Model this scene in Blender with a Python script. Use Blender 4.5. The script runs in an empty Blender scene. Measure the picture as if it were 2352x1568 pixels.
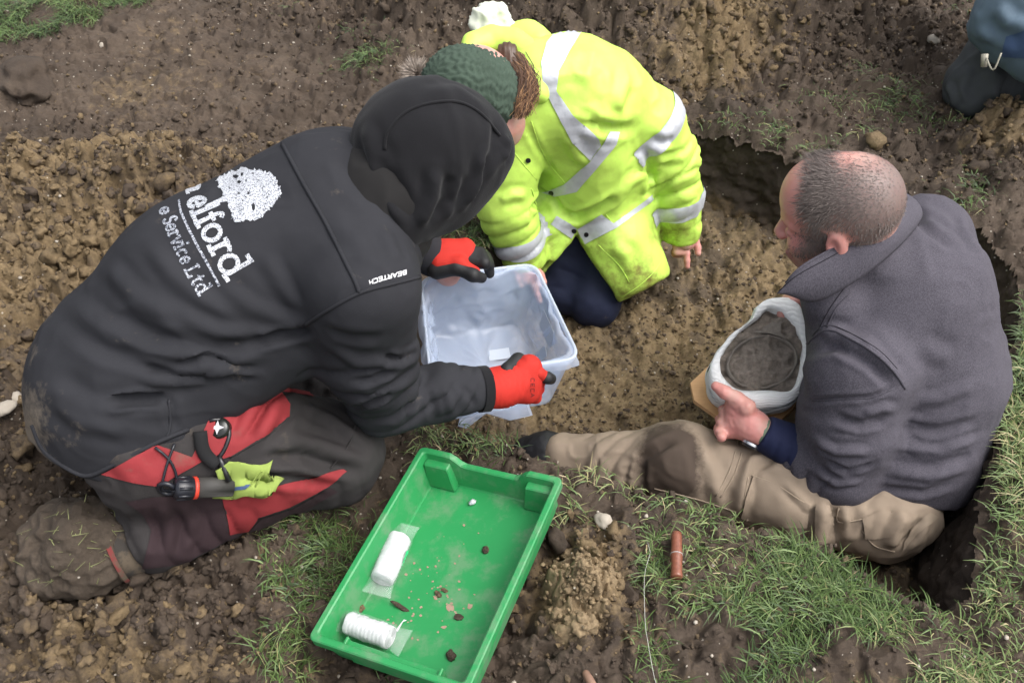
import bpy, bmesh, math, random
import numpy as np
from mathutils import Vector, Matrix
from mathutils.bvhtree import BVHTree
from mathutils.geometry import delaunay_2d_cdt

random.seed(7)
R = math.radians
SC = bpy.context.scene
COL = SC.collection

# ------------------------------------------------------------------ camera
CAMH, PITCH, FPX, CX, CY = 1.41, R(45.0), 2067.0, 1176.0, 784.0
cd = bpy.data.cameras.new('camera')
cam = bpy.data.objects.new('camera', cd)
COL.objects.link(cam)
cam.location = (0, 0, CAMH)
cam.rotation_euler = (R(90) - PITCH, 0, 0)
cd.sensor_width = 36.0
cd.lens = 36.0 * FPX / 2352.0
cd.clip_start, cd.clip_end = 0.05, 200.0
cd.dof.use_dof = True
cd.dof.focus_distance = 1.72
cd.dof.aperture_fstop = 11.0
SC.camera = cam

# ------------------------------------------------------------------ sky, sun, exposure (bright overcast)
wd = bpy.data.worlds.new('World'); SC.world = wd; wd.use_nodes = True
wn = wd.node_tree
sky = wn.nodes.new('ShaderNodeTexSky'); sky.sky_type = 'NISHITA'; sky.sun_disc = False
SUN_EL, SUN_AZ = R(60), R(105)           # brightest part of the cloud: high, to the right
sky.sun_elevation = SUN_EL; sky.sun_rotation = SUN_AZ
sky.air_density = 1.0; sky.dust_density = 6.0; sky.ozone_density = 1.0
hs = wn.nodes.new('ShaderNodeHueSaturation'); hs.inputs['Saturation'].default_value = 0.30
bgn = wn.nodes['Background']; bgn.inputs['Strength'].default_value = 0.15
wn.links.new(sky.outputs[0], hs.inputs['Color']); wn.links.new(hs.outputs[0], bgn.inputs['Color'])
sl = bpy.data.lights.new('sun', 'SUN'); sl.energy = 0.85; sl.angle = R(60); sl.color = (1.0, 0.975, 0.94)
so = bpy.data.objects.new('sun', sl); COL.objects.link(so)
so.location = (2, 3, 4)
sdir = Vector((math.sin(SUN_AZ) * math.cos(SUN_EL), math.cos(SUN_AZ) * math.cos(SUN_EL), math.sin(SUN_EL)))
so.rotation_euler = (-sdir).to_track_quat('-Z', 'Y').to_euler()
vs = SC.view_settings
vs.view_transform = 'Standard'; vs.look = 'None'; vs.gamma = 1.0; vs.use_curve_mapping = False
vs.exposure = 1.0

# ------------------------------------------------------------------ measuring helpers
CP, SP = math.cos(PITCH), math.sin(PITCH)
CAMP = np.array([0, 0, CAMH])
def ray(px, py):
    u = (px - CX) / FPX; v = -(py - CY) / FPX
    return np.array([u, CP + v * SP, -SP + v * CP])
def at(px, py, z=0.0):
    r = ray(px, py); return CAMP + (z - CAMH) / r[2] * r
def atd(px, py, d):
    return CAMP + d * ray(px, py)

# ------------------------------------------------------------------ noise
def _hash(ix, iy, iz, seed):
    h = (ix.astype(np.int64) * 374761393 + iy.astype(np.int64) * 668265263 + iz.astype(np.int64) * 2147483647 + seed * 974634541) & 0xFFFFFFFF
    h = ((h ^ (h >> 13)) * 1274126177) & 0xFFFFFFFF
    h = ((h ^ (h >> 16)) * 2246822519) & 0xFFFFFFFF
    return ((h ^ (h >> 15)) & 0xFFFF).astype(np.float64) / 65535.0
def noise3(p, f, seed=0):
    q = p * f; i = np.floor(q); t = q - i; t = t * t * t * (t * (t * 6 - 15) + 10)
    r = 0
    for a in (0, 1):
        for b in (0, 1):
            for c in (0, 1):
                w = (t[:, 0] if a else 1 - t[:, 0]) * (t[:, 1] if b else 1 - t[:, 1]) * (t[:, 2] if c else 1 - t[:, 2])
                r = r + w * _hash(i[:, 0] + a, i[:, 1] + b, i[:, 2] + c, seed)
    return r * 2 - 1
def fbm3(p, f, n=3, seed=0, g=0.5):
    r = 0; a = 1; s = 0
    for k in range(n):
        r = r + a * noise3(p + 17.3 * k, f * 2 ** k, seed + k); s += a; a *= g
    return r / s
def sstep(a, b, x):
    t = np.clip((x - a) / (b - a), 0, 1); return t * t * (3 - 2 * t)
def V(*a): return np.array(a, float)
def unit(v): v = np.asarray(v, float); return v / np.linalg.norm(v)

# ------------------------------------------------------------------ implicit modelling: smooth unions of limbs, meshed by surface nets
class Field:
    def __init__(s, lo, hi, h):
        s.lo = np.array(lo, float); s.h = h
        s.n = np.ceil((np.array(hi) - s.lo) / h).astype(int) + 1
        s.d = np.full(s.n, 0.5, np.float32)
    def block(s, lo, hi, pad):
        a = np.clip(np.floor((np.array(lo) - pad - s.lo) / s.h).astype(int), 0, s.n)
        b = np.clip(np.ceil((np.array(hi) + pad - s.lo) / s.h).astype(int) + 1, 0, s.n)
        sl = tuple(slice(i, j) for i, j in zip(a, b))
        ax = [(np.arange(i, j) * s.h + l).astype(np.float32) for i, j, l in zip(a, b, s.lo)]
        return sl, ax[0][:, None, None], ax[1][None, :, None], ax[2][None, None, :]
    def _comb(s, sl, e, k, mode):
        d = s.d[sl]
        if d.size == 0: return
        if mode == 'add':
            hh = np.maximum(k - np.abs(d - e), 0) / max(k, 1e-6)
            s.d[sl] = np.minimum(d, e) - hh * hh * k * 0.25
        else:
            e = -e
            hh = np.maximum(k - np.abs(d - e), 0) / max(k, 1e-6)
            s.d[sl] = np.maximum(d, e) + hh * hh * k * 0.25
    def cone(s, a, b, ra, rb, k=0.02, n=None, sq=1.0, mode='add'):
        """tapered capsule; n, sq: flatten along direction n by factor sq (<1 thinner)"""
        a = np.asarray(a, float); b = np.asarray(b, float); m = max(ra, rb)
        sl, x, y, z = s.block(np.minimum(a, b) - m, np.maximum(a, b) + m, k + 3 * s.h)
        ab = b - a; L2 = max(ab @ ab, 1e-9)
        px, py, pz = x - a[0], y - a[1], z - a[2]
        t = np.clip((px * ab[0] + py * ab[1] + pz * ab[2]) / L2, 0, 1)
        qx, qy, qz = px - t * ab[0], py - t * ab[1], pz - t * ab[2]
        r2 = qx * qx + qy * qy + qz * qz
        if n is not None:
            n = unit(n); w = qx * n[0] + qy * n[1] + qz * n[2]
            r2 = r2 + w * w * (1 / sq ** 2 - 1)
        r = ra + (rb - ra) * t
        e = np.sqrt(r2) - r
        if n is not None: e = e * (0.5 + 0.5 * sq)
        s._comb(sl, e, k, mode)
    def ell(s, c, r, R3=None, k=0.02, mode='add'):
        c = np.asarray(c, float); r = np.asarray(r, float); m = r.max()
        sl, x, y, z = s.block(c - m, c + m, k + 3 * s.h)
        px, py, pz = x - c[0], y - c[1], z - c[2]
        if R3 is None: R3 = np.eye(3)
        q = [px * R3[i][0] + py * R3[i][1] + pz * R3[i][2] for i in range(3)]
        k0 = np.sqrt((q[0] / r[0]) ** 2 + (q[1] / r[1]) ** 2 + (q[2] / r[2]) ** 2)
        k1 = np.sqrt((q[0] / r[0] ** 2) ** 2 + (q[1] / r[1] ** 2) ** 2 + (q[2] / r[2] ** 2) ** 2)
        s._comb(sl, k0 * (k0 - 1) / np.maximum(k1, 1e-6), k, mode)
    def box(s, c, r, R3=None, rd=0.005, k=0.005, mode='add'):
        c = np.asarray(c, float); r = np.asarray(r, float); m = np.linalg.norm(r)
        sl, x, y, z = s.block(c - m, c + m, k + 3 * s.h)
        px, py, pz = x - c[0], y - c[1], z - c[2]
        if R3 is None: R3 = np.eye(3)
        q = [np.abs(px * R3[i][0] + py * R3[i][1] + pz * R3[i][2]) - r[i] + rd for i in range(3)]
        o = np.sqrt(sum(np.maximum(v, 0) ** 2 for v in q))
        e = o + np.minimum(np.maximum(np.maximum(q[0], q[1]), q[2]), 0) - rd
        s._comb(sl, e, k, mode)
    def plane(s, p, n, k=0.004):
        """cut away everything on the +n side of the plane"""
        n = unit(n); p = np.asarray(p, float)
        sl, x, y, z = s.block(s.lo, s.lo + s.n * s.h, 0)
        e = -((x - p[0]) * n[0] + (y - p[1]) * n[1] + (z - p[2]) * n[2])
        s._comb(sl, e, k, 'cut')
    def wedge(s, lst, k=0.004):
        """cut away the region that lies behind all the given planes (point, outward normal)"""
        sl, x, y, z = s.block(s.lo, s.lo + s.n * s.h, 0); e = None
        for p, n in lst:
            n = unit(n); w = (x - p[0]) * n[0] + (y - p[1]) * n[1] + (z - p[2]) * n[2]
            e = w if e is None else np.maximum(e, w)
        s._comb(sl, e, k, 'cut')
    def chain(s, pts, rads, k=0.02, n=None, sq=1.0, mode='add'):
        for i in range(len(pts) - 1):
            s.cone(pts[i], pts[i + 1], rads[i], rads[i + 1], k, n, sq, mode)
    def mesh(s, smooth=2):
        d = s.d; ins = d < 0
        n = np.array(d.shape)
        cnt = np.zeros(n - 1, np.int8)
        for a in (0, 1):
            for b in (0, 1):
                for c in (0, 1):
                    cnt += ins[a:n[0] - 1 + a, b:n[1] - 1 + b, c:n[2] - 1 + c]
        act = (cnt > 0) & (cnt < 8)
        idx = np.full(n - 1, -1, np.int64)
        I = np.argwhere(act); idx[act] = np.arange(len(I))
        cor = np.array([(a, b, c) for a in (0, 1) for b in (0, 1) for c in (0, 1)])
        dv = [d[I[:, 0] + o[0], I[:, 1] + o[1], I[:, 2] + o[2]] for o in cor]
        acc = np.zeros((len(I), 3)); w = np.zeros(len(I))
        for i in range(8):
            for j in range(i + 1, 8):
                if np.abs(cor[i] - cor[j]).sum() == 1:
                    m = (dv[i] < 0) != (dv[j] < 0)
                    t = dv[i][m] / (dv[i][m] - dv[j][m])
                    acc[m] += cor[i] + t[:, None] * (cor[j] - cor[i]); w[m] += 1
        v = (I + acc / w[:, None]) * s.h + s.lo
        quads = []
        for ax in range(3):
            sl0 = [slice(None)] * 3; sl1 = [slice(None)] * 3
            sl0[ax] = slice(0, n[ax] - 1); sl1[ax] = slice(1, n[ax])
            a0 = ins[tuple(sl0)]; a1 = ins[tuple(sl1)]
            E = np.argwhere(a0 != a1)
            o1, o2 = [(1, 2), (2, 0), (0, 1)][ax]
            E = E[(E[:, o1] > 0) & (E[:, o2] > 0) & (E[:, o1] < n[o1] - 1) & (E[:, o2] < n[o2] - 1)]
            fl = a0[E[:, 0], E[:, 1], E[:, 2]]
            def g(da, db):
                q = E.copy(); q[:, o1] -= da; q[:, o2] -= db
                return idx[q[:, 0], q[:, 1], q[:, 2]]
            Q = np.stack([g(1, 1), g(0, 1), g(0, 0), g(1, 0)], 1)
            Q[~fl] = Q[~fl][:, ::-1]
            quads.append(Q)
        f = np.concatenate(quads)
        f = f[(f >= 0).all(1)]
        M = Surf(v, f)
        M.smooth(smooth)
        return M

class Surf:
    """vertex / quad arrays with normals, smoothing and fold displacement"""
    def __init__(s, v, f): s.v, s.f = v, f
    def smooth(s, it, lam=0.5, keep=True):
        e = np.concatenate([s.f[:, [0, 1]], s.f[:, [1, 2]], s.f[:, [2, 3]], s.f[:, [3, 0]]])
        for i in range(it):
            for l in ((lam, -lam * 1.04) if keep else (lam,)):
                acc = np.zeros_like(s.v); c = np.zeros(len(s.v))
                for k in range(3):
                    acc[:, k] = np.bincount(e[:, 0], s.v[e[:, 1], k], len(s.v)) + np.bincount(e[:, 1], s.v[e[:, 0], k], len(s.v))
                c = np.bincount(e[:, 0], minlength=len(s.v)) + np.bincount(e[:, 1], minlength=len(s.v))
                s.v = s.v + l * (acc / np.maximum(c, 1)[:, None] - s.v)
    def normals(s):
        a = s.v[s.f[:, 2]] - s.v[s.f[:, 0]]; b = s.v[s.f[:, 3]] - s.v[s.f[:, 1]]
        fn = np.cross(a, b); n = np.zeros_like(s.v)
        for i in range(4):
            for k in range(3): n[:, k] += np.bincount(s.f[:, i], fn[:, k], len(s.v))
        return n / np.maximum(np.linalg.norm(n, axis=1), 1e-12)[:, None]
    def bvh(s): return BVHTree.FromPolygons(s.v.tolist(), s.f.tolist())
    def disp(s, amt): s.v = s.v + s.normals() * np.asarray(amt)[:, None]
    def lumps(s, amp, f, n=3, seed=0): s.disp(amp * fbm3(s.v, f, n, seed))
    def crinkle(s, amp, f, seed=0, stretch=None):
        """fine irregular creases: ridged noise, stretched along a direction"""
        p = s.v.copy()
        if stretch is not None: d = unit(stretch); p = p - np.outer(p @ d, d) * .6
        w = p + .35 / f * np.stack([noise3(p, f * .7, seed + 1), noise3(p, f * .7, seed + 2), noise3(p, f * .7, seed + 3)], 1)
        r = 1 - 2.4 * np.abs(noise3(w, f, seed)); r2 = 1 - 2.4 * np.abs(noise3(w, f * 1.9, seed + 7))
        m = .35 + .65 * sstep(-.3, .4, noise3(s.v, f * .35, seed + 11))
        s.disp(m * amp * (np.maximum(r, -.3) + .5 * np.maximum(r2, -.3)))
    def limb_wrinkles(s, a, b, amp, lam, lo=0.0, hi=1.0, rad=0.12, seed=0, warp=0.35, skew=0.0, side=None):
        """creases running round a limb from a to b"""
        a = np.asarray(a, float); b = np.asarray(b, float); L = np.linalg.norm(b - a); ax = (b - a) / L
        q = s.v - a; t = q @ ax; rv = q - t[:, None] * ax; r = np.linalg.norm(rv, axis=1)
        u = t / L
        m = sstep(lo - .1, lo + .05, u) * (1 - sstep(hi - .05, hi + .1, u)) * (1 - sstep(rad * .85, rad * 1.15, r))
        if side is not None: m = m * (0.25 + 0.75 * sstep(-.3, .5, (rv / np.maximum(r, 1e-6)[:, None]) @ unit(side)))
        ref = unit(np.cross(ax, [0.3, 0.2, 1]))
        ph = t / lam + warp * 2.2 * noise3(s.v, 1 / (lam * 3.2), seed) + skew * (rv @ ref) / lam
        g = np.abs(np.sin(np.pi * ph)); g = (1 - g) ** 1.5
        br = sstep(-.25, .45, noise3(s.v, 1 / (lam * 2.3), seed + 5))
        s.disp(m * amp * (br * (0.35 - g) + 0.4 * noise3(s.v, 1 / (lam * 1.5), seed + 9)))
    def folds(s, lists, gain=1.0):
        """lists of (pixel polyline, height, width): creases laid on the surface itself"""
        tree = s.bvh(); N = s.normals(); D = np.zeros(len(s.v))
        for pl, amp, wd_ in lists:
            pts = []
            for px, py in dense(pl, 12):
                r = ray(px, py); h = tree.ray_cast(Vector(CAMP), Vector(r))
                if h[0] is not None: pts.append(np.array(h[0]))
            if len(pts) < 2: continue
            pts = np.array(pts)
            lo = pts.min(0) - 3 * wd_; hi = pts.max(0) + 3 * wd_
            m = np.where(((s.v > lo) & (s.v < hi)).all(1))[0]
            if not len(m): continue
            best = np.full(len(m), 9.0); bt = np.zeros(len(m))
            for i in range(len(pts) - 1):
                a, b = pts[i], pts[i + 1]; ab = b - a; l2 = ab @ ab + 1e-12
                if l2 > 0.01: continue
                t = np.clip(((s.v[m] - a) @ ab) / l2, 0, 1)
                dd = np.linalg.norm(s.v[m] - a - t[:, None] * ab, axis=1)
                u = best > dd; best[u] = dd[u]; bt[u] = (i + t[u]) / (len(pts) - 1)
            taper = sstep(0, .22, bt) * (1 - sstep(.78, 1, bt)); taper = .12 + .88 * taper
            q = best / wd_
            D[m] += gain * amp * taper * (np.exp(-q * q) - 0.45 * np.exp(-(q - 1.7) ** 2 / .6))
        s.v = s.v + N * D[:, None]

def dense(pl, step):
    out = [pl[0]]
    for a, b in zip(pl[:-1], pl[1:]):
        n = max(1, int(math.hypot(b[0] - a[0], b[1] - a[1]) / step))
        for i in range(1, n + 1): out.append((a[0] + (b[0] - a[0]) * i / n, a[1] + (b[1] - a[1]) * i / n))
    return out
def spline(pl, step=8, closed=False):
    """Catmull-Rom through the points (2-D or 3-D)"""
    P = [np.asarray(p, float) for p in pl]; n = len(P); out = []
    rng = range(n if closed else n - 1)
    for i in rng:
        p1, p2 = P[i], P[(i + 1) % n]
        p0 = P[i - 1] if (i > 0 or closed) else 2 * p1 - p2
        p3 = P[(i + 2) % n] if (i + 2 < n or closed) else 2 * p2 - p1
        m = max(1, int(np.linalg.norm(p2 - p1) / step))
        for j in range(m):
            t = j / m
            out.append(0.5 * (2 * p1 + (p2 - p0) * t + (2 * p0 - 5 * p1 + 4 * p2 - p3) * t * t + (3 * p1 - p0 - 3 * p2 + p3) * t ** 3))
    if not closed: out.append(P[-1])
    return out

# ------------------------------------------------------------------ object helpers
def obj(name, v, f, mat, parent=None, smooth=True, attrs=None):
    me = bpy.data.meshes.new(name)
    v = np.asarray(v, float)
    if isinstance(f, np.ndarray) and f.ndim == 2:
        k = f.shape[1]
        me.vertices.add(len(v)); me.vertices.foreach_set('co', v.ravel())
        me.loops.add(f.size); me.loops.foreach_set('vertex_index', f.ravel().astype(np.int32))
        me.polygons.add(len(f)); me.polygons.foreach_set('loop_start', np.arange(0, f.size, k, dtype=np.int32))
        me.polygons.foreach_set('loop_total', np.full(len(f), k, np.int32))
        me.update(calc_edges=True)
    else:
        me.from_pydata([tuple(p) for p in v], [], [tuple(int(i) for i in p) for p in f]); me.update()
    me.polygons.foreach_set('use_smooth', np.full(len(me.polygons), smooth))
    if attrs:
        for an, val in attrs.items():
            a = me.attributes.new(an, 'FLOAT', 'POINT'); a.data.foreach_set('value', np.asarray(val, np.float32))
    if mat: me.materials.append(mat)
    o = bpy.data.objects.new(name, me); COL.objects.link(o)
    if parent is not None: o.parent = parent; o.matrix_parent_inverse = Matrix.Translation(-Vector(parent_loc(parent)))
    return o
def parent_loc(p): return p.location if p.type == 'EMPTY' else (0, 0, 0)
def tag(o, label=None, cat=None, group=None, kind=None):
    if label: o['label'] = label
    if cat: o['category'] = cat
    if group: o['group'] = group
    if kind: o['kind'] = kind
    return o
def thing(name, loc, label, cat, group=None):
    o = bpy.data.objects.new(name, None); COL.objects.link(o); o.location = tuple(loc); o.empty_display_size = 0.05
    return tag(o, label, cat, group)
def fuse(base, others):
    """weld overlapping skin surfaces into one continuous mesh"""
    for o in [base] + others:
        for an in ('flush', 'stubble', 'crop'):
            if an not in o.data.attributes: o.data.attributes.new(an, 'FLOAT', 'POINT')
    mods = []
    for o in others:
        m = base.modifiers.new('weld', 'BOOLEAN'); m.operation = 'UNION'; m.solver = 'MANIFOLD'; m.object = o; mods.append(m)
    bpy.context.view_layer.update()
    dg = bpy.context.evaluated_depsgraph_get(); me = bpy.data.meshes.new_from_object(base.evaluated_get(dg), preserve_all_data_layers=True, depsgraph=dg)
    ok = len(me.polygons) > len(base.data.polygons)
    for m in mods: base.modifiers.remove(m)
    if ok:
        me.polygons.foreach_set('use_smooth', np.full(len(me.polygons), True)); base.data = me; me.name = 'body'
        for o in others: bpy.data.objects.remove(o)
    print('FUSE', ok, len(me.polygons))
def surf_obj(name, S, mat, parent=None, attrs=None): return obj(name, S.v, S.f, mat, parent, True, attrs)

def tube(pts, rad, n=8, cap=True):
    P = np.array([np.asarray(p, float) for p in pts]); m = len(P)
    rad = np.broadcast_to(np.asarray(rad, float), (m,))
    T = np.gradient(P, axis=0); T /= np.maximum(np.linalg.norm(T, axis=1), 1e-9)[:, None]
    ref = np.array([0.31, 0.17, 0.93]); v = []; f = []
    u = np.cross(T[0], ref); u /= np.linalg.norm(u)
    for i in range(m):
        u = u - T[i] * (u @ T[i]); u /= np.linalg.norm(u); w = np.cross(T[i], u)
        for j in range(n):
            a = 2 * math.pi * j / n; v.append(P[i] + rad[i] * (math.cos(a) * u + math.sin(a) * w))
    for i in range(m - 1):
        for j in range(n):
            f.append((i * n + j, i * n + (j + 1) % n, (i + 1) * n + (j + 1) % n, (i + 1) * n + j))
    if cap:
        f.append(tuple(range(n - 1, -1, -1))); f.append(tuple((m - 1) * n + j for j in range(n)))
    return v, f
def frame(x, y=None, z=None):
    """rows = orthonormal axes; x exact, y approximate"""
    x = unit(x); y = np.asarray(y, float); y = unit(y - x * (x @ y)); return np.array([x, y, np.cross(x, y)])

def lay(tree, px, py, off):
    h = tree.ray_cast(Vector(CAMP), Vector(ray(px, py)))
    if h[0] is None: return None
    n = h[1]
    if n.dot(Vector(ray(px, py))) > 0: n = -n
    return np.array(h[0] + n * off)
def seam(name, S, pl, mat, parent, r=0.0016, off=0.0006, step=8):
    """a raised line of stitching or piping lying on surface S"""
    tree = S if isinstance(S, BVHTree) else S.bvh()
    pts = [lay(tree, p[0], p[1], off) for p in spline(pl, step)]
    pts = [p for p in pts if p is not None]
    keep = [pts[0]]
    for p in pts[1:]:
        if 1e-4 < np.linalg.norm(p - keep[-1]) < 0.06: keep.append(p)
    if len(keep) < 3: return None
    K = np.array(keep)
    for _ in range(2): K[1:-1] = (K[:-2] + 2 * K[1:-1] + K[2:]) / 4
    v, f = tube(K, r, 6)
    return obj(name, v, f, mat, parent)
def patch(name, S, polys, mat, parent, off=0.0026, step=6, union=False):
    """a panel of cloth or print lying on surface S; polys: pixel outlines (later ones may be holes)"""
    tree = S if isinstance(S, BVHTree) else S.bvh()
    if not isinstance(polys[0][0], (tuple, list, np.ndarray)): polys = [polys]
    pts = []; loops = []
    for pl in polys:
        d = dense(list(pl) + [pl[0]], step)[:-1]
        loops.append(list(range(len(pts), len(pts) + len(d)))); pts += [Vector((float(a), float(b))) for a, b in d]
    x0 = min(p.x for p in pts); x1 = max(p.x for p in pts); y0 = min(p.y for p in pts); y1 = max(p.y for p in pts)
    gx = np.arange(x0 + step / 2, x1, step); gy = np.arange(y0 + step / 2, y1, step)
    for i, a in enumerate(gx):
        for b in gy: pts.append(Vector((a, b + (i % 2) * step * .5)))
    vs_, es, fs, ov, oe, of = delaunay_2d_cdt(pts, [], loops, 0 if union else 2, 1e-4)
    if union:                                                       # strokes overlap: keep what lies in any of them
        Qs = [np.array(pl, float) for pl in polys]
        def hit(c):
            for q in Qs:
                d = np.roll(q, -1, 0) - q; cr = d[:, 0] * (c[1] - q[:, 1]) - d[:, 1] * (c[0] - q[:, 0])
                if (cr >= -1e-6).all() or (cr <= 1e-6).all(): return True
            return False
        fs = [t for t in fs if hit(np.mean([vs_[i] for i in t], axis=0))]
    P = [lay(tree, p.x, p.y, off) for p in vs_]
    ok = [p is not None for p in P]
    v = [p if p is not None else np.zeros(3) for p in P]
    f = []
    for t in fs:
        t = list(t)
        if all(ok[i] for i in t):
            q = [v[i] for i in t]
            e = max(np.linalg.norm(q[i] - q[i - 1]) for i in range(len(q)))
            if e < 0.05: f.append(t[::-1])
    used = sorted({i for t in f for i in t}); mp = {a: b for b, a in enumerate(used)}
    if not used: return None
    return obj(name, [v[i] for i in used], [tuple(mp[i] for i in t) for t in f], mat, parent)
def band(name, S, p0, p1, mat, parent, off=0.0022, sel=None):
    """the ring of surface S between two parallel planes (points p0, p1), laid just proud of it"""
    p0 = np.asarray(p0, float); p1 = np.asarray(p1, float); n = unit(p1 - p0)
    t = (S.v - p0) @ n; L = np.linalg.norm(p1 - p0)
    fm = ((t[S.f] > -.03) & (t[S.f] < L + .03)).all(1)
    if sel is not None: fm &= sel(S.v)[S.f].all(1)
    f = S.f[fm]; used = np.unique(f); mp = np.full(len(S.v), -1); mp[used] = np.arange(len(used))
    o = obj(name, S.v[used] + S.normals()[used] * off, mp[f], mat, parent)
    bm = bmesh.new(); bm.from_mesh(o.data)
    for pt, nn in ((p0, -n), (p1, n)):
        bmesh.ops.bisect_plane(bm, geom=bm.verts[:] + bm.edges[:] + bm.faces[:], plane_co=Vector(pt), plane_no=Vector(nn), clear_outer=True)
    bm.to_mesh(o.data); bm.free()
    return o

# ------------------------------------------------------------------ materials
def nt(name):
    m = bpy.data.materials.new(name); m.use_nodes = True
    t = m.node_tree; return m, t, t.nodes['Principled BSDF']
def N_(t, typ, **kw):
    n = t.nodes.new(typ)
    for k, v in kw.items(): setattr(n, k, v)
    return n
def texco(t, which='Object'):
    return N_(t, 'ShaderNodeTexCoord').outputs[which]
def noise_n(t, co, scale, detail=4, rough=0.55):
    n = N_(t, 'ShaderNodeTexNoise'); n.inputs['Scale'].default_value = scale; n.inputs['Detail'].default_value = detail
    n.inputs['Roughness'].default_value = rough; t.links.new(co, n.inputs['Vector']); return n.outputs['Fac']
def ramp(t, fac, stops, interp='LINEAR'):
    r = N_(t, 'ShaderNodeValToRGB'); r.color_ramp.interpolation = interp
    e = r.color_ramp.elements
    while len(e) < len(stops): e.new(0.5)
    for i, (p, c) in enumerate(stops):
        e[i].position = p; e[i].color = (c, c, c, 1) if not isinstance(c, (tuple, list)) else tuple(c[:3]) + (1,)
    t.links.new(fac, r.inputs['Fac']); return r.outputs['Color']
def mix(t, fac, a, b, typ='MIX'):
    n = N_(t, 'ShaderNodeMix', data_type='RGBA', blend_type=typ)
    for s_, v_ in ((n.inputs[0], fac), (n.inputs[6], a), (n.inputs[7], b)):
        if hasattr(v_, 'is_linked') or hasattr(v_, 'links'): t.links.new(v_, s_)
        elif isinstance(v_, (tuple, list)): s_.default_value = tuple(v_[:3]) + (1,)
        else: s_.default_value = v_
    return n.outputs[2]
def bump(t, b, h, strength=0.3, dist=0.002, prev=None):
    n = N_(t, 'ShaderNodeBump'); n.inputs['Strength'].default_value = strength; n.inputs['Distance'].default_value = dist
    t.links.new(h, n.inputs['Height'])
    if prev is not None: t.links.new(prev, n.inputs['Normal'])
    t.links.new(n.outputs[0], b.inputs['Normal']); return n.outputs[0]
def cloth(name, c, rough=0.85, var=0.25, mud=None, mudcol=(0.10, 0.075, 0.05), weave=900.0, wstr=0.15, sheen=0.0, mudscale=7.0, fleck=None, spec=0.3, soil=None, soilcol=(.11, .085, .06)):
    """woven fabric: soft tonal variation, fine weave relief, optional dried mud"""
    m, t, b = nt(name); co = texco(t)
    n1 = noise_n(t, co, 14, 5); n2 = noise_n(t, co, 220, 2)
    c0 = tuple(x * (1 - var) for x in c); c1 = tuple(min(1, x * (1 + var)) for x in c)
    col = mix(t, n1, c0, c1)
    if fleck:
        mp = N_(t, 'ShaderNodeMapping'); mp.inputs['Scale'].default_value = (1, 1, 0.25); t.links.new(co, mp.inputs['Vector'])
        n3 = noise_n(t, mp.outputs[0], 620, 2, 0.7)
        col = mix(t, ramp(t, n3, [(0.40, 0.0), (0.66, 1.0)]), col, fleck)
    if mud is not None:
        n4 = noise_n(t, co, mudscale, 8, 0.68)
        col = mix(t, ramp(t, n4, [(mud, 0.0), (mud + 0.12, 1.0)]), col, mudcol)
    if soil:                                                        # dried earth where the 'soil' attribute says so
        a = N_(t, 'ShaderNodeAttribute'); a.attribute_name = 'soil'; n5 = noise_n(t, co, soil, 9, .72)
        ad = N_(t, 'ShaderNodeMath', operation='MULTIPLY_ADD'); t.links.new(a.outputs['Fac'], ad.inputs[0]); ad.inputs[1].default_value = .5; t.links.new(n5, ad.inputs[2])
        col = mix(t, ramp(t, ad.outputs[0], [(.62, 0.0), (.84, 1.0)]), col, soilcol)
    t.links.new(col, b.inputs['Base Color'])
    b.inputs['Roughness'].default_value = rough; b.inputs['Specular IOR Level'].default_value = spec
    if sheen:
        b.inputs['Sheen Weight'].default_value = sheen; b.inputs['Sheen Roughness'].default_value = 0.5
    nb = bump(t, b, noise_n(t, co, weave, 2, 0.7), wstr, 0.0015)
    bump(t, b, noise_n(t, co, 45, 3), 0.12, 0.004, nb)
    return m
def plastic(name, c, rough=0.4, var=0.1, spec=0.4, dirt=None, dirtcol=(0.22, 0.17, 0.11), bumpy=0.05):
    m, t, b = nt(name); co = texco(t)
    col = mix(t, noise_n(t, co, 9, 4), tuple(x * (1 - var) for x in c), tuple(min(1, x * (1 + var)) for x in c))
    if dirt is not None:
        n4 = noise_n(t, co, 16, 9, 0.72)
        col = mix(t, ramp(t, n4, [(dirt, 0.0), (dirt + 0.15, 0.75)]), col, dirtcol)
    t.links.new(col, b.inputs['Base Color'])
    b.inputs['Roughness'].default_value = rough; b.inputs['Specular IOR Level'].default_value = spec
    bump(t, b, noise_n(t, co, 60, 3), bumpy, 0.003)
    return m
# pixel frames used while measuring details on the garments
def z1(l): return [(x * .6446 + 45.9, y * .6446 + 137.8) for x, y in l]
def z2(l): return [(x * .4981 + 826.9, y * .4981) for x, y in l]
def z3(l): return [(x * .6738 + 1515.9, y * .6738 + 275.6) for x, y in l]
def z4(l): return [(x * .3048 + 918.75, y * .3048 + 532.9) for x, y in l]
def z5(l): return [(x * .3906, y * .3906 + 826.9) for x, y in l]
def z6(l): return [(x * .3673 + 643.1, y * .3673 + 992.2) for x, y in l]
def zu(l): return [(x * .2636 + 1543.5, y * .2636 + 643.1) for x, y in l]
def zh(l): return [(x * .2461 + 1745.6, y * .2461 + 303.2) for x, y in l]
def z7(l): return [(x * .2578 + 367.5, y * .2578 + 349.1) for x, y in l]

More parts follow.
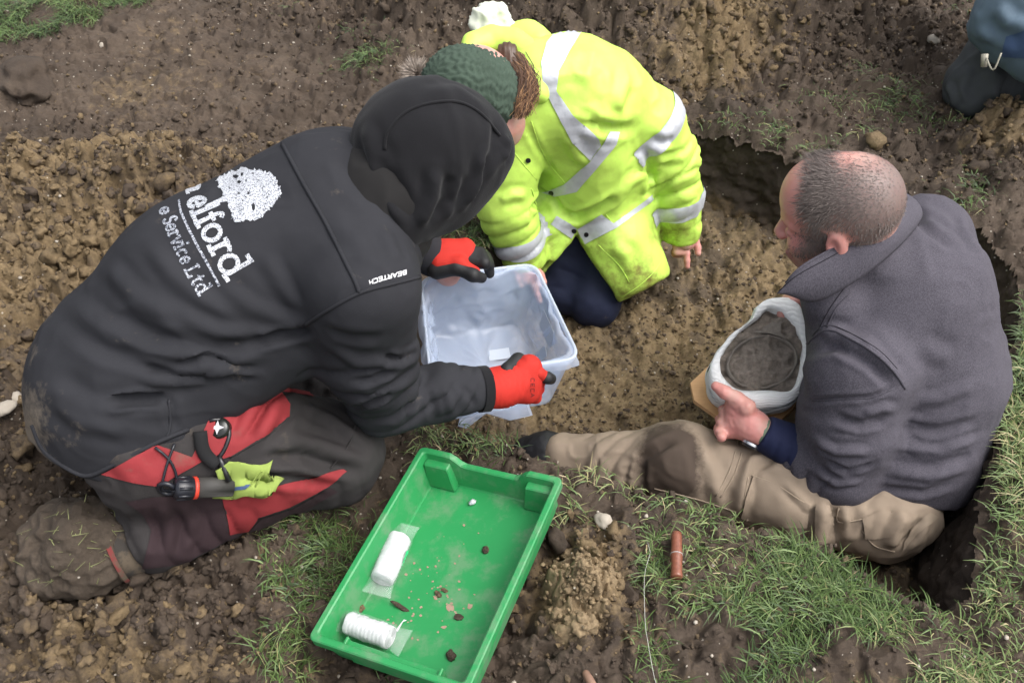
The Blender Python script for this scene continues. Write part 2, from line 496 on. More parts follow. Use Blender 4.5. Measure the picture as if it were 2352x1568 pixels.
# ------------------------------------------------------------------ lettering drawn with strokes (x-height 1, ascender 1.5)
def arc(cx, cy, rx, ry, a0, a1, n=12): return [(cx + rx * math.cos(R(a0 + (a1 - a0) * i / n)), cy + ry * math.sin(R(a0 + (a1 - a0) * i / n))) for i in range(n + 1)]
GLY = {
 'h': [[(.2, 0), (.2, 1.5)], [(.2, .7)] + arc(.5, .65, .3, .3, 160, 0, 8) + [(.8, 0)], [(0, .07), (.4, .07)], [(.6, .07), (1, .07)], [(0, 1.43), (.2, 1.43)]],
 'e': [arc(.5, .5, .42, .43, 0, 325, 16), [(.1, .5), (.92, .5)]],
 'l': [[(.5, 0), (.5, 1.5)], [(.1, .07), (.9, .07)], [(.15, 1.43), (.5, 1.43)]],
 'f': [[(.4, 0), (.4, 1.1)] + arc(.72, 1.1, .32, .33, 180, 50, 6), [(.05, .93), (.85, .93)], [(.05, .07), (.8, .07)]],
 'o': [arc(.5, .5, .42, .43, 0, 360, 18)],
 'r': [[(.32, 0), (.32, 1)], [(.32, .62)] + arc(.68, .6, .36, .33, 170, 70, 6) + [(.95, .85)], [(0, .07), (.7, .07)], [(.05, .93), (.32, .93)]],
 'd': [[(.78, 0), (.78, 1.5)], arc(.42, .5, .36, .43, 0, 360, 16), [(.78, .07), (1.02, .07)], [(.5, 1.43), (.78, 1.43)]],
 'S': [arc(.5, 1.08, .36, .33, 20, 260, 9) + arc(.5, .40, .38, .36, 95, -160, 10)],
 'v': [[(.05, 1), (.5, 0), (.95, 1)], [(-.08, .95), (.25, .95)], [(.75, .95), (1.08, .95)]],
 'i': [[(.5, 0), (.5, 1)], [(.1, .07), (.9, .07)], [(.15, .93), (.5, .93)], [(.5, 1.3), (.5, 1.48)]],
 'c': [arc(.52, .5, .42, .43, 50, 310, 14)],
 't': [[(.45, 1.35), (.45, .3)] + arc(.68, .3, .23, .23, 180, 320, 5), [(.05, .95), (.9, .95)]],
 'L': [[(.2, 0), (.2, 1.42)], [(0, .07), (.95, .07), (.95, .4)], [(0, 1.38), (.45, 1.38)]],
 'B': [[(.1, 0), (.1, 1), (.75, 1), (.85, .75), (.7, .5), (.1, .5)], [(.7, .5), (.95, .25), (.8, 0), (.1, 0)]],
 'E': [[(.95, 0), (.1, 0), (.1, 1), (.95, 1)], [(.1, .5), (.8, .5)]],
 'A': [[(0, 0), (.5, 1), (1, 0)], [(.2, .35), (.8, .35)]],
 'R': [[(.1, 0), (.1, 1), (.8, 1), (.9, .75), (.75, .5), (.1, .5)], [(.5, .5), (.95, 0)]],
 'T': [[(.5, 0), (.5, 1)], [(0, 1), (1, 1)]],
 'C': [[(.95, 1), (.2, 1), (.08, .85), (.08, .15), (.2, 0), (.95, 0)]],
 'H': [[(.1, 0), (.1, 1)], [(.9, 0), (.9, 1)], [(.1, .5), (.9, .5)]],
 'D': [[(.1, 0), (.1, 1), (.6, 1), (.9, .7), (.9, .3), (.6, 0), (.1, 0)]], 'N': [[(.1, 0), (.1, 1), (.9, 0), (.9, 1)]], 'P': [[(.1, 0), (.1, 1), (.8, 1), (.9, .75), (.75, .5), (.1, .5)]]}
def along(curve):
    P = np.array(spline(curve, 6)); sg = np.r_[0, np.cumsum(np.linalg.norm(np.diff(P, axis=0), axis=1))]
    T_ = np.gradient(P, axis=0); T_ /= np.linalg.norm(T_, axis=1)[:, None]
    for _ in range(6): T_[1:-1] = (T_[:-2] + T_[1:-1] * 2 + T_[2:]) / 4
    def g(s, t):
        q = np.array([np.interp(s, sg, P[:, 0]), np.interp(s, sg, P[:, 1])]); tt = np.array([np.interp(s, sg, T_[:, 0]), np.interp(s, sg, T_[:, 1])])
        return q + t * np.array([tt[1], -tt[0]])
    return g, sg[-1]
def letter(name, tree, ch, g, s0, s1, xh, th, mat, parent, conv, flip=1, off=.0012, slant=0.0):
    """one printed letter between s0 and s1 of a baseline"""
    polys = []
    for st in GLY[ch]:
        P = np.array(st, float) * [s1 - s0, xh]
        D_ = [unit(b - a) if np.linalg.norm(b - a) > 1e-6 else np.array([1., 0]) for a, b in zip(P[:-1], P[1:])]
        for a, b, d in zip(P[:-1], P[1:], D_):
            nn = np.array([-d[1], d[0]]) * th / 2; e = d * th * .28
            polys.append([a - e + nn, b + e + nn, b + e - nn, a - e - nn])
    out = [[tuple(g(s0 + p[0] + slant * p[1], flip * p[1])) for p in dense([tuple(q) for q in pl] + [tuple(pl[0])], 40)[:-1]] for pl in polys]
    return patch(name, tree, [conv(pl) for pl in out], mat, parent, off, 4.0, True)
# ================================================================== SETTING: soil, trench, heaps, grass
TR = [(-.21, 1.20), (-.06, 1.135), (.02, 1.10), (.25, 1.015), (.40, .945), (.55, .885), (.66, .82), (.76, .775), (.82, .83), (.90, 1.0),
      (.985, 1.15), (1.07, 1.32), (1.17, 1.50), tuple(at(2350, 660)[:2]), tuple(at(2350, 605)[:2]), tuple(at(2290, 535)[:2]), tuple(at(2195, 462)[:2]), tuple(at(2060, 418)[:2]), (.75, 2.17), (.52, 2.30), (.25, 2.42),
      (.05, 2.46), (-.02, 2.3), (-.03, 2.0), (-.07, 1.75), (-.20, 1.55), (-.25, 1.35)]
TRS = np.array(spline(TR, 0.03, True))
TRS += 0.012 * np.stack([noise3(np.c_[TRS * 1.0, np.zeros(len(TRS))], 9, 3), noise3(np.c_[TRS * 1.0, np.ones(len(TRS))], 9, 4)], 1)
def trench_sd(x, y):
    """signed distance to the trench outline, negative inside"""
    best = np.full(x.shape, 9.0); ins = np.zeros(x.shape, bool); n = len(TRS)
    for i in range(n):
        a = TRS[i]; b = TRS[(i + 1) % n]; ab = b - a
        t = np.clip(((x - a[0]) * ab[0] + (y - a[1]) * ab[1]) / (ab @ ab + 1e-12), 0, 1)
        best = np.minimum(best, np.hypot(x - a[0] - t * ab[0], y - a[1] - t * ab[1]))
        c = (a[1] > y) != (b[1] > y)
        if abs(b[1] - a[1]) > 1e-12:
            ins ^= c & (x < (b[0] - a[0]) * (y - a[1]) / (b[1] - a[1]) + a[0])
    return np.where(ins, -best, best)
def blob(x, y, px, py, rx, ry, z=0.0, rot=0.0):
    """soft patch centred on a spot of ground, radii in metres"""
    c = at(px, py, z); dx = x - c[0]; dy = y - c[1]
    q = ((dx * math.cos(rot) + dy * math.sin(rot)) / rx) ** 2 + ((-dx * math.sin(rot) + dy * math.cos(rot)) / ry) ** 2
    return np.exp(-q)
def XY0(x, y, s=0.0): return np.stack([x, y, np.full_like(x, s)], 1)
def macro_h(x, y):
    h = 0.012 * noise3(XY0(x, y), 2.2, 11)
    h = h + 0.36 * sstep(0, 1, 1.22 - np.hypot((x - .40) / .86, (y - 3.15) / .60) * 1.0)          # spoil heap behind the coat
    h = h + 0.10 * sstep(0, 1, 1.1 - np.hypot((x + .12) / .55, (y - 3.1) / .55))
    h = h + 0.075 * blob(x, y, 190, 560, .42, .34) + 0.05 * blob(x, y, 420, 480, .3, .22)         # crumbly heap on the left
    h = h + 0.03 * blob(x, y, 20, 200, .22, .13) + 0.05 * blob(x, y, 150, 60, .34, .16)           # turf bank
    h = h - 0.02 * blob(x, y, 560, 300, .5, .12)                                                   # trodden path
    h = h + 0.06 * blob(x, y, 2330, 350, .16, .13)                                                 # clods at right
    h = h + 0.03 * blob(x, y, 960, 130, .12, .10)
    h = h + 0.03 * blob(x, y, 700, 100, .3, .14)
    h = h + 0.05 * blob(x, y, 20, 1130, .16, .16) - 0.05 * blob(x, y, 330, 1120, .16, .06)        # hollow behind the boot
    h = h - 0.055 * sstep(.30, .16, np.hypot(x + .17, (y - .82) * .8)) - .015 * sstep(.3, .2, np.hypot(x + .1, (y - .80) * .8))  # bed of the tray
    h = h + 0.020 * blob(x, y, 1335, 1350, .075, .085)                                             # clay lump on the grass
    return h
def clay_mask(x, y):
    c = 0.50 * blob(x, y, 130, 470, .38, .20) + 0.55 * blob(x, y, 210, 640, .34, .14) + 0.35 * blob(x, y, 400, 400, .4, .12)
    c = c + .55 * blob(x, y, 30, 780, .2, .2) + .35 * blob(x, y, 60, 960, .1, .1)
    c = c + 0.55 * blob(x, y, 1680, 20, .17, .5, .15, -.4) + .30 * blob(x, y, 1780, 100, .22, .18, .1) + .15 * blob(x, y, 1500, 140, .3, .08, .05)
    c = c + .9 * blob(x, y, 2330, 350, .15, .13) + .5 * blob(x, y, 2010, 330, .03, .03) + .4 * blob(x, y, 2180, 260, .1, .05)
    c = c + 1.0 * blob(x, y, 1320, 1340, .085, .10) + .25 * blob(x, y, 250, 220, .2, .1) + .35 * blob(x, y, 180, 1470, .15, .08) + .3 * blob(x, y, 330, 1550, .2, .06)
    return c
def crumb_mask(x, y):
    """where the soil is loose crumbs rather than smeared or trodden"""
    c = blob(x, y, 150, 520, .6, .42) + .8 * blob(x, y, 420, 560, .5, .3) + blob(x, y, 1560, 60, .9, .4, .1) + .9 * blob(x, y, 930, 40, .5, .22)
    c = c + .9 * blob(x, y, 350, 1450, .5, .22) + blob(x, y, 20, 1000, .22, .4) + blob(x, y, 2320, 340, .3, .2) + .6 * blob(x, y, 2000, 60, .5, .3)
    c = c + .8 * blob(x, y, 1335, 1350, .12, .12)
    return np.clip(c, 0, 1)
def fine_h(x, y):
    p = XY0(x, y); cr = .42 + .58 * crumb_mask(x, y)
    w = p + .012 * np.stack([noise3(p, 40, 21), noise3(p, 40, 22), np.zeros(len(x))], 1)
    b1 = np.abs(noise3(w, 11, 31)) * 1.9; b2 = np.abs(noise3(w, 24, 32)) * 1.9; b3 = np.abs(noise3(w, 50, 33)) * 1.9
    cl = sstep(.25, .75, noise3(w, 20, 35) * .5 + .5)
    h = .016 * noise3(w, 6, 30) + cr * (.030 * b1 * cl + .030 * b2 + .020 * b3) + .0060 * noise3(w, 85, 34)
    return h * (0.62 + .38 * cr)
def ground_h(x, y):
    x = np.atleast_1d(np.asarray(x, float)); y = np.atleast_1d(np.asarray(y, float))
    near = (np.abs(x) < 2.6) & (y < 4.6) & (y > -.5)
    return np.where(near, macro_h(x, y) + fine_h(x, y) - .012, macro_h(x, y) - .012)
def gz(x, y): return float(ground_h(x, y)[0])

def soil_mat(name, dark=(.080, .057, .040), clay=(.225, .160, .086), speck=True, grit=1.0):
    m, t, b = nt(name); co = texco(t)
    at_ = N_(t, 'ShaderNodeAttribute'); at_.attribute_name = 'clay'
    n0 = noise_n(t, co, 5, 6, .65); n1 = noise_n(t, co, 26, 8, .72); n2 = noise_n(t, co, 140, 4, .7)
    d = mix(t, n1, tuple(x * .55 for x in dark), tuple(x * 1.6 for x in dark))
    d = mix(t, ramp(t, n0, [(.40, 0.), (.66, .75)]), d, tuple((a * .5 + b_ * .5) for a, b_ in zip(dark, (.17, .135, .105))))
    nw = noise_n(t, co, 2.6, 5, .6); d = mix(t, ramp(t, nw, [(.40, .55), (.55, 0.)]), d, tuple(x * .45 for x in dark))
    c = mix(t, n1, tuple(x * .62 for x in clay), tuple(x * 1.35 for x in clay))
    mth = N_(t, 'ShaderNodeMath', operation='MULTIPLY_ADD'); t.links.new(n1, mth.inputs[0]); mth.inputs[1].default_value = 1.5; mth.inputs[2].default_value = -.75
    ad = N_(t, 'ShaderNodeMath', operation='ADD'); t.links.new(mth.outputs[0], ad.inputs[0]); t.links.new(at_.outputs['Fac'], ad.inputs[1])
    col = mix(t, ramp(t, ad.outputs[0], [(.22, 0.), (.62, 1.)]), d, c)
    col = mix(t, ramp(t, n2, [(.3, .0), (.7, 1.)]), mix(t, .45, col, (0.02, 0.014, 0.010)), col)
    if speck:
        vo = N_(t, 'ShaderNodeTexVoronoi'); vo.inputs['Scale'].default_value = 95; t.links.new(co, vo.inputs['Vector'])
        s1 = N_(t, 'ShaderNodeSeparateColor'); t.links.new(vo.outputs['Color'], s1.inputs[0])
        sel = ramp(t, s1.outputs[0], [(.93, 0.), (.94, 1.)], 'CONSTANT')
        sz = ramp(t, vo.outputs['Distance'], [(.16, 1.), (.24, 0.)])
        f = N_(t, 'ShaderNodeMath', operation='MULTIPLY'); t.links.new(sel, f.inputs[0]); t.links.new(sz, f.inputs[1])
        col = mix(t, f.outputs[0], col, (.42, .38, .32))
    t.links.new(col, b.inputs['Base Color'])
    b.inputs['Specular IOR Level'].default_value = .32
    t.links.new(ramp(t, n0, [(.3, .62), (.65, .95)]), b.inputs['Roughness'])
    p = bump(t, b, noise_n(t, co, 60, 8, .75), .60 * grit, .0125)
    bump(t, b, noise_n(t, co, 250, 5, .8), .62 * grit, .004, p)
    return m
M_soil = soil_mat('soil')
M_floor = soil_mat('trench_floor_soil', dark=(.105, .077, .047), clay=(.240, .174, .094))
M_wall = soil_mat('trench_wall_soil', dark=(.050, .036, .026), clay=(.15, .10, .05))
M_clod = soil_mat('clod_soil', speck=False)

def grow(a0, st, far, k=1.4):
    o = [a0]
    while abs(o[-1]) < far: st *= k; o.append(o[-1] + st)
    return o[1:]
# rows and columns follow the view, so the soil is finest near the lens; beyond, they open out to the horizon
GY = [.42]
while GY[-1] < 3.5: GY.append(GY[-1] + .0034 + .0015 * GY[-1])
GY = np.array(grow(.42, -.006, 45)[::-1] + GY + grow(GY[-1], .01, 45))
GU = np.linspace(-1, 1, 510); GU = np.concatenate([grow(-1, -.006, 60)[::-1], GU, grow(1, .006, 60)])
gu, gy = np.meshgrid(GU, GY, indexing='ij'); gu = gu.ravel(); gy = gy.ravel()
gx = gu * np.clip(.72 + .47 * gy, .8, 2.4); GX = GU
sd = np.full(gx.shape, 9.0); m_ = (gx > -.4) & (gx < 1.4) & (gy > .6) & (gy < 2.7)
sd[m_] = trench_sd(gx[m_], gy[m_])
gh = ground_h(gx, gy)
gh = gh - 0.022 * np.exp(-(np.maximum(sd, 0) / .022) ** 2)               # edge of the cut worn round
nx_, ny_ = len(GX), len(GY)
ii = np.arange(nx_ * ny_).reshape(nx_, ny_)
Q = np.stack([ii[:-1, :-1], ii[1:, :-1], ii[1:, 1:], ii[:-1, 1:]], -1).reshape(-1, 4)
Q = Q[(sd[Q] > -.004).any(1)]
used = np.unique(Q); mp_ = np.full(len(gx), -1); mp_[used] = np.arange(len(used))
gcl = clay_mask(gx, gy) + .28 * noise3(XY0(gx, gy), 3.5, 51)
wob = .004 * np.stack([noise3(XY0(gx, gy), 60, 61), noise3(XY0(gx, gy), 60, 62)], 1)
inner = (np.abs(gu) < .99) & (gy > .44) & (gy < 3.45)
ground = obj('ground', np.stack([gx + wob[:, 0] * inner, gy + wob[:, 1] * inner, gh], 1)[used], mp_[Q], M_soil, None, True, {'clay': gcl[used]})
tag(ground, 'dark brown trodden soil around the trench', kind='structure')

# trench floor
ZF = -.285
def floor_h(x, y):
    p = XY0(x, y)
    h = ZF + .02 * noise3(p, 3, 71) + .010 * noise3(p, 9, 72) + .016 * (2 * np.abs(noise3(p, 17, 73)) - .6) + .012 * (2 * np.abs(noise3(p, 40, 74)) - .6) + .003 * noise3(p, 100, 75)
    h = h + .05 * sstep(1.9, 2.3, y) - .03 * blob(x, y, 2000, 1200, .3, .15, -.28)
    return h
fx = np.arange(-.26, 1.28, .0062); fy = np.arange(.70, 2.55, .0062)
fX, fY = np.meshgrid(fx, fy, indexing='ij'); fX = fX.ravel(); fY = fY.ravel()
fs_ = trench_sd(fX, fY)
ii = np.arange(len(fx) * len(fy)).reshape(len(fx), len(fy))
Q = np.stack([ii[:-1, :-1], ii[1:, :-1], ii[1:, 1:], ii[:-1, 1:]], -1).reshape(-1, 4)
Q = Q[(fs_[Q] < .03).all(1)]
used = np.unique(Q); mp_ = np.full(len(fX), -1); mp_[used] = np.arange(len(used))
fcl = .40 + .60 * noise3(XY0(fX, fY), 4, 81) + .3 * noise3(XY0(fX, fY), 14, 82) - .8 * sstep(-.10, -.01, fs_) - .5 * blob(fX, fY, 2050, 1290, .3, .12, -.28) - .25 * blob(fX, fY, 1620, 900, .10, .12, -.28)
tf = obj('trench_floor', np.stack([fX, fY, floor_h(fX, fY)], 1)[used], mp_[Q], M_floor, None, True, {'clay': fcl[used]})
tag(tf, 'yellow-brown sandy floor of the trench', kind='structure')

# trench wall
nu = int(sum(np.linalg.norm(TRS[(i + 1) % len(TRS)] - TRS[i]) for i in range(len(TRS))) / .0065)
seg = np.linalg.norm(np.roll(TRS, -1, 0) - TRS, axis=1); cum = np.r_[0, np.cumsum(seg)]
uu = np.linspace(0, cum[-1], nu, endpoint=False)
Pw = np.stack([np.interp(uu, cum, np.r_[TRS[:, k], TRS[0, k]]) for k in (0, 1)], 1)
Tw = np.roll(Pw, -1, 0) - np.roll(Pw, 1, 0); Tw /= np.linalg.norm(Tw, axis=1)[:, None]
Nw = np.stack([Tw[:, 1], -Tw[:, 0]], 1)                      # outward for a counter-clockwise outline
if trench_sd(Pw[:1, 0] + Nw[:1, 0] * .02, Pw[:1, 1] + Nw[:1, 1] * .02)[0] < 0: Nw = -Nw
nv = 56; vv = np.linspace(0, 1, nv); rows = []; cl = []
gh0 = ground_h(Pw[:, 0], Pw[:, 1]) - .022
for v_ in vv:
    off = .016 * (1 - sstep(0, .08, v_)) - .035 * v_
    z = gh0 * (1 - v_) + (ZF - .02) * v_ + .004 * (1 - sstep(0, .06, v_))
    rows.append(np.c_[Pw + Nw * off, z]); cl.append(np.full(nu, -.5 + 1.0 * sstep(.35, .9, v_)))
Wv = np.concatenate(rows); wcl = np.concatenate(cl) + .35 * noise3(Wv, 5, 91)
Nf = np.tile(np.c_[Nw, np.zeros(nu)], (nv, 1))
am = np.repeat(sstep(0, .1, vv), nu)
Wv = Wv + Nf * (am * (.016 * noise3(Wv, 8, 92) + .012 * noise3(Wv, 22, 93) + .007 * noise3(Wv, 50, 94) + .003 * noise3(Wv, 110, 95)))[:, None]
j0 = np.arange(nu); j1 = (j0 + 1) % nu
Q = np.concatenate([np.stack([k * nu + j0, (k + 1) * nu + j0, (k + 1) * nu + j1, k * nu + j1], 1) for k in range(nv - 1)])
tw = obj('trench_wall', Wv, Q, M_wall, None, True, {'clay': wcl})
tag(tw, 'dark cut earth side of the trench', kind='structure')

# ---- loose clods, chalk flecks and grass (uncountable)
def ico(sub):
    bm = bmesh.new(); bmesh.ops.create_icosphere(bm, subdivisions=sub, radius=1.0)
    v = np.array([p.co[:] for p in bm.verts]); f = np.array([[q.index for q in p.verts] for p in bm.faces]); bm.free(); return v, f
IC1, IC2, IC3 = ico(1), ico(2), ico(3)
def rocks(n_proto, base, rough, seed):
    out = []
    for i in range(n_proto):
        v = base[0] * (1 + rough * fbm3(base[0] + 9.1 * i + seed, 1.7, 3, seed, .7)[:, None] * 1.5)
        out.append(v)
    return out
def scatter(name, pts, sizes, base, protos, mat, flat, rng, attrs=None, sink=.3):
    n = len(pts); bv, bf = base; nv_ = len(bv)
    ang = rng.uniform(0, 2 * np.pi, (n, 3)); cx, sx = np.cos(ang), np.sin(ang)
    V_ = np.empty((n, nv_, 3)); k = rng.integers(0, len(protos), n)
    for j, pr in enumerate(protos):
        m = k == j
        if not m.any(): continue
        s3 = sizes[m, None] * rng.uniform(.7, 1.25, (m.sum(), 3)); 
        q = pr[None] * s3[:, None, :]
        a = ang[m]; c, s = np.cos(a), np.sin(a)
        x, y, z = q[..., 0], q[..., 1], q[..., 2]
        y, z = c[:, :1] * y - s[:, :1] * z, s[:, :1] * y + c[:, :1] * z
        x, z = c[:, 1:2] * x - s[:, 1:2] * z, s[:, 1:2] * x + c[:, 1:2] * z
        x, y = c[:, 2:] * x - s[:, 2:] * y, s[:, 2:] * x + c[:, 2:] * y
        V_[m] = np.stack([x, y, z * flat], -1)
    V_ += pts[:, None, :] + np.array([0, 0, 1.0]) * (sizes * flat * (1 - sink) * .6)[:, None, None]
    F_ = (bf[None] + (np.arange(n) * nv_)[:, None, None]).reshape(-1, 3)
    at2 = {a: np.repeat(v, nv_) for a, v in (attrs or {}).items()}
    return obj(name, V_.reshape(-1, 3), F_, mat, None, True, at2)
rng = np.random.default_rng(5)
def in_view(n, ybias=1.0):
    """random spots over the ground the picture covers (and a margin)"""
    y = .5 + 3.0 * rng.random(n) ** ybias; x = (rng.random(n) * 2 - 1) * (.70 + .46 * y)
    return x, y
x, y = in_view(50000); s_ = trench_sd(x, y); cm = crumb_mask(x, y)
keep = (s_ > .0) & (rng.random(len(x)) < (.04 + .96 * cm ** 1.2)); x, y, cm = x[keep][:6000], y[keep][:6000], cm[keep][:6000]
sz = (.0050 + .0095 * rng.random(len(x)) ** 3.0) * (.6 + .5 * cm); big = rng.random(len(x)) < .055; sz = np.where(big, .011 + .014 * rng.random(len(x)) ** 1.5, sz)
cl = clay_mask(x, y) + .28 * rng.normal(size=len(x))
o = scatter('soil_clods', np.stack([x, y, ground_h(x, y)], 1), sz, IC2, rocks(12, IC2, .95, 3), M_clod, .85, rng, {'clay': cl}, .7)
tag(o, 'loose clods of brown and ochre soil', 'soil', kind='stuff')
x, y = in_view(150000, 1.15); s_ = trench_sd(x, y); cm = crumb_mask(x, y)
keep = np.where(s_ < -.015, rng.random(len(x)) < .75, rng.random(len(x)) < (.12 + .88 * cm)) & ((s_ < -.015) | (s_ > 0)); x, y, s_, cm = x[keep][:36000], y[keep][:36000], s_[keep][:36000], cm[keep][:36000]
z = np.where(s_ < 0, floor_h(x, y), ground_h(x, y)); sz = .0019 + .0050 * rng.random(len(x)) ** 2.4
cl = np.where(s_ < 0, .48 + .26 * rng.normal(size=len(x)), clay_mask(x, y) + .40 * rng.normal(size=len(x)))
o = scatter('soil_crumbs', np.stack([x, y, z], 1), sz, IC1, rocks(14, IC1, .75, 4), M_clod, .9, rng, {'clay': cl}, .45)
o.data.polygons.foreach_set('use_smooth', np.zeros(len(o.data.polygons), bool))
tag(o, 'fine soil crumbs and sandy grit over ground and trench floor', 'soil', kind='stuff')
M_chalk, t_, b_ = nt('chalk'); co_ = texco(t_)
t_.links.new(mix(t_, noise_n(t_, co_, 22, 4), (.22, .18, .13), (.50, .46, .40)), b_.inputs['Base Color']); b_.inputs['Roughness'].default_value = .85
x, y = in_view(1500); s_ = trench_sd(x, y); z = np.where(s_ < 0, floor_h(x, y), ground_h(x, y))
sz = .0012 + .0038 * rng.random(len(x)) ** 3.5
o = scatter('chalk_flecks', np.stack([x, y, z + sz * .3], 1), sz, IC1, rocks(5, IC1, .35, 6), M_chalk, .75, rng)
tag(o, 'small pale chalk and flint flecks in the soil', 'pebbles', kind='stuff')

# grass
def in_poly(x, y, poly):
    ins = np.zeros(x.shape, bool); n = len(poly)
    for i in range(n):
        a, b = poly[i], poly[(i + 1) % n]; c = (a[1] > y) != (b[1] > y)
        if abs(b[1] - a[1]) > 1e-12: ins ^= c & (x < (b[0] - a[0]) * (y - a[1]) / (b[1] - a[1]) + a[0])
    return ins
def gpoly(px): return [tuple(at(a, b, 0)[:2]) for a, b in px]
G_main = gpoly([(1285, 1105), (1330, 1085), (1480, 1128), (1650, 1185), (1880, 1275), (2000, 1345), (2215, 1420), (2275, 1250), (2292, 1100), (2325, 850), (2352, 770), (2480, 700), (2600, 1640), (1440, 1640), (1470, 1240), (1290, 1200)])
G_left = gpoly([(620, 1215), (760, 1170), (830, 1230), (700, 1440), (760, 1530), (900, 1640), (560, 1640), (600, 1480), (690, 1400), (600, 1330)])
G_top = gpoly([(-300, 125), (120, 108), (230, 92), (265, 55), (360, 30), (330, -60), (-300, -60)])
def grass_density(x, y):
    p = XY0(x, y); n = noise3(p, 7, 101) * .6 + noise3(p, 17, 102) * .4
    d = in_poly(x, y, G_main) * (.16 + .50 * sstep(-.35, .35, n))
    d = np.maximum(d, in_poly(x, y, G_left) * sstep(-.3, .3, n - .05) * .55)
    d = np.maximum(d, in_poly(x, y, G_top) * sstep(-.4, .1, n) * 1.0)
    for px, py, rx, ry, a in ((845, 150, .075, .055, 1.0), (1050, 520, .08, .045, .75), (1090, 560, .05, .05, .7), (1000, 990, .05, .05, .35), (1110, 1010, .06, .04, .35),
                              (1775, 305, .045, .05, .9), (1690, 300, .05, .03, .4), (1990, 190, .06, .04, .35), (2080, 250, .12, .10, .55), (2150, 300, .06, .05, .5), (1900, 245, .12, .05, .25),
                              (2300, 40, .12, .08, .5), (2230, 430, .05, .05, .55), (2190, 470, .05, .04, .4), (1980, 320, .05, .03, .35), (1880, 345, .05, .03, .5), (740, 1200, .10, .06, .4),
                              (1330, 1230, .1, .1, .4), (1200, 1530, .16, .06, .45), (1440, 1440, .06, .10, .55), (660, 60, .05, .03, .2), (820, 100, .06, .03, .3), (2320, 740, .08, .08, .5)):
        d = np.maximum(d, a * blob(x, y, px, py, rx, ry) * sstep(-.6, .2, n + .2))
    bare = .6 * blob(x, y, 1554, 1275, .022, .06) + blob(x, y, 1990, 1540, .09, .05) + blob(x, y, 1640, 1480, .07, .05) + .8 * blob(x, y, 1240, 1480, .09, .1) + blob(x, y, 1335, 1350, .085, .10) + .7 * blob(x, y, 1400, 1180, .04, .03)
    return np.clip(d - 1.2 * bare, 0, 1)
x, y = in_view(620000, 1.25); d = grass_density(x, y); s_ = trench_sd(x, y)
k = (rng.random(len(x)) < d) & (s_ > -.012); x, y, d = x[k], y[k], d[k]
x, y, d = x[:60000], y[:60000], d[:60000]
n = len(x); z = ground_h(x, y) - .004
L = (.016 + .050 * rng.random(n) ** 2.0) * (.65 + .5 * d); W = .0004 + .0008 * rng.random(n)
flow = 2.5 * noise3(XY0(x, y), 4, 111) + 1.2 * rng.normal(size=n); lean = .80 + .50 * rng.random(n)
dx, dy = np.cos(flow * 2), np.sin(flow * 2); sxn, syn = -dy, dx
rowsv = []
for t_k, wk in ((0, 1.), (.35, 1.05), (.7, .75), (1.0, .08)):
    an = lean * (.25 + 1.05 * t_k); hor = L * t_k * np.sin(an) ; ver = L * t_k * np.cos(np.minimum(an, 1.45)) * .95
    cxp, cyp, czp = x + dx * hor, y + dy * hor, z + ver
    rowsv += [np.stack([cxp + sxn * W * wk, cyp + syn * W * wk, czp], 1), np.stack([cxp - sxn * W * wk, cyp - syn * W * wk, czp + W * .6], 1)]
GV = np.stack(rowsv, 1).reshape(-1, 3); b8 = (np.arange(n) * 8)[:, None]
GF = np.concatenate([b8 + np.array([[0, 1, 3, 2]]), b8 + np.array([[2, 3, 5, 4]]), b8 + np.array([[4, 5, 7, 6]])])
M_grass, t_, b_ = nt('grass'); a_ = N_(t_, 'ShaderNodeAttribute'); a_.attribute_name = 'tone'
t_.links.new(ramp(t_, a_.outputs['Fac'], [(0., (.030, .056, .018)), (.42, (.085, .138, .038)), (.66, (.145, .200, .070)), (.82, (.24, .23, .10)), (1., (.36, .29, .17))]), b_.inputs['Base Color'])
b_.inputs['Roughness'].default_value = .5; b_.inputs['Specular IOR Level'].default_value = .35
b_.inputs['Subsurface Weight'].default_value = 0.0
gtone = np.clip(.43 + .22 * rng.normal(size=n) + .25 * noise3(XY0(x, y), 6, 113) - .15 * (y > 2.4), 0, 1)
og = obj('grass', GV, GF, M_grass, None, True, {'tone': np.repeat(gtone, 8)})
tag(og, 'short trampled green grass with straw-coloured blades', 'grass', kind='stuff')
# ================================================================== PERSON kneeling at left in the black hooded jacket
M_softshell = cloth('softshell_black', (.0245, .025, .029), .88, .25, mud=.72, mudcol=(.075, .062, .048), weave=1400, wstr=.08, mudscale=5, spec=.15, soil=16, soilcol=(.15, .125, .098))
M_fleece = cloth('hood_fleece', (.0062, .0062, .0078), .95, .2, weave=700, wstr=.35, sheen=.06)
M_trdark = cloth('trouser_charcoal', (.030, .027, .027), .85, .3, mud=.60, mudcol=(.085, .07, .055), weave=520, wstr=.4, mudscale=9)
M_trmaroon = cloth('trouser_maroon_mesh', (.030, .017, .020), .85, .3, mud=.68, mudcol=(.09, .075, .06), weave=420, wstr=.5, mudscale=9)
M_trred = cloth('trouser_red', (.235, .026, .030), .8, .28, mud=.60, mudcol=(.16, .075, .06), weave=700, wstr=.25, mudscale=8)
M_collar = cloth('collar_grey_brown', (.0125, .0118, .0118), .9, .25, weave=900, wstr=.2)
M_gred = cloth('glove_red_knit', (.43, .022, .014), .75, .12, weave=900, wstr=.4)
M_gblk = plastic('glove_black_latex', (.014, .014, .015), .6, .2, .35, bumpy=.3)
M_skin = None
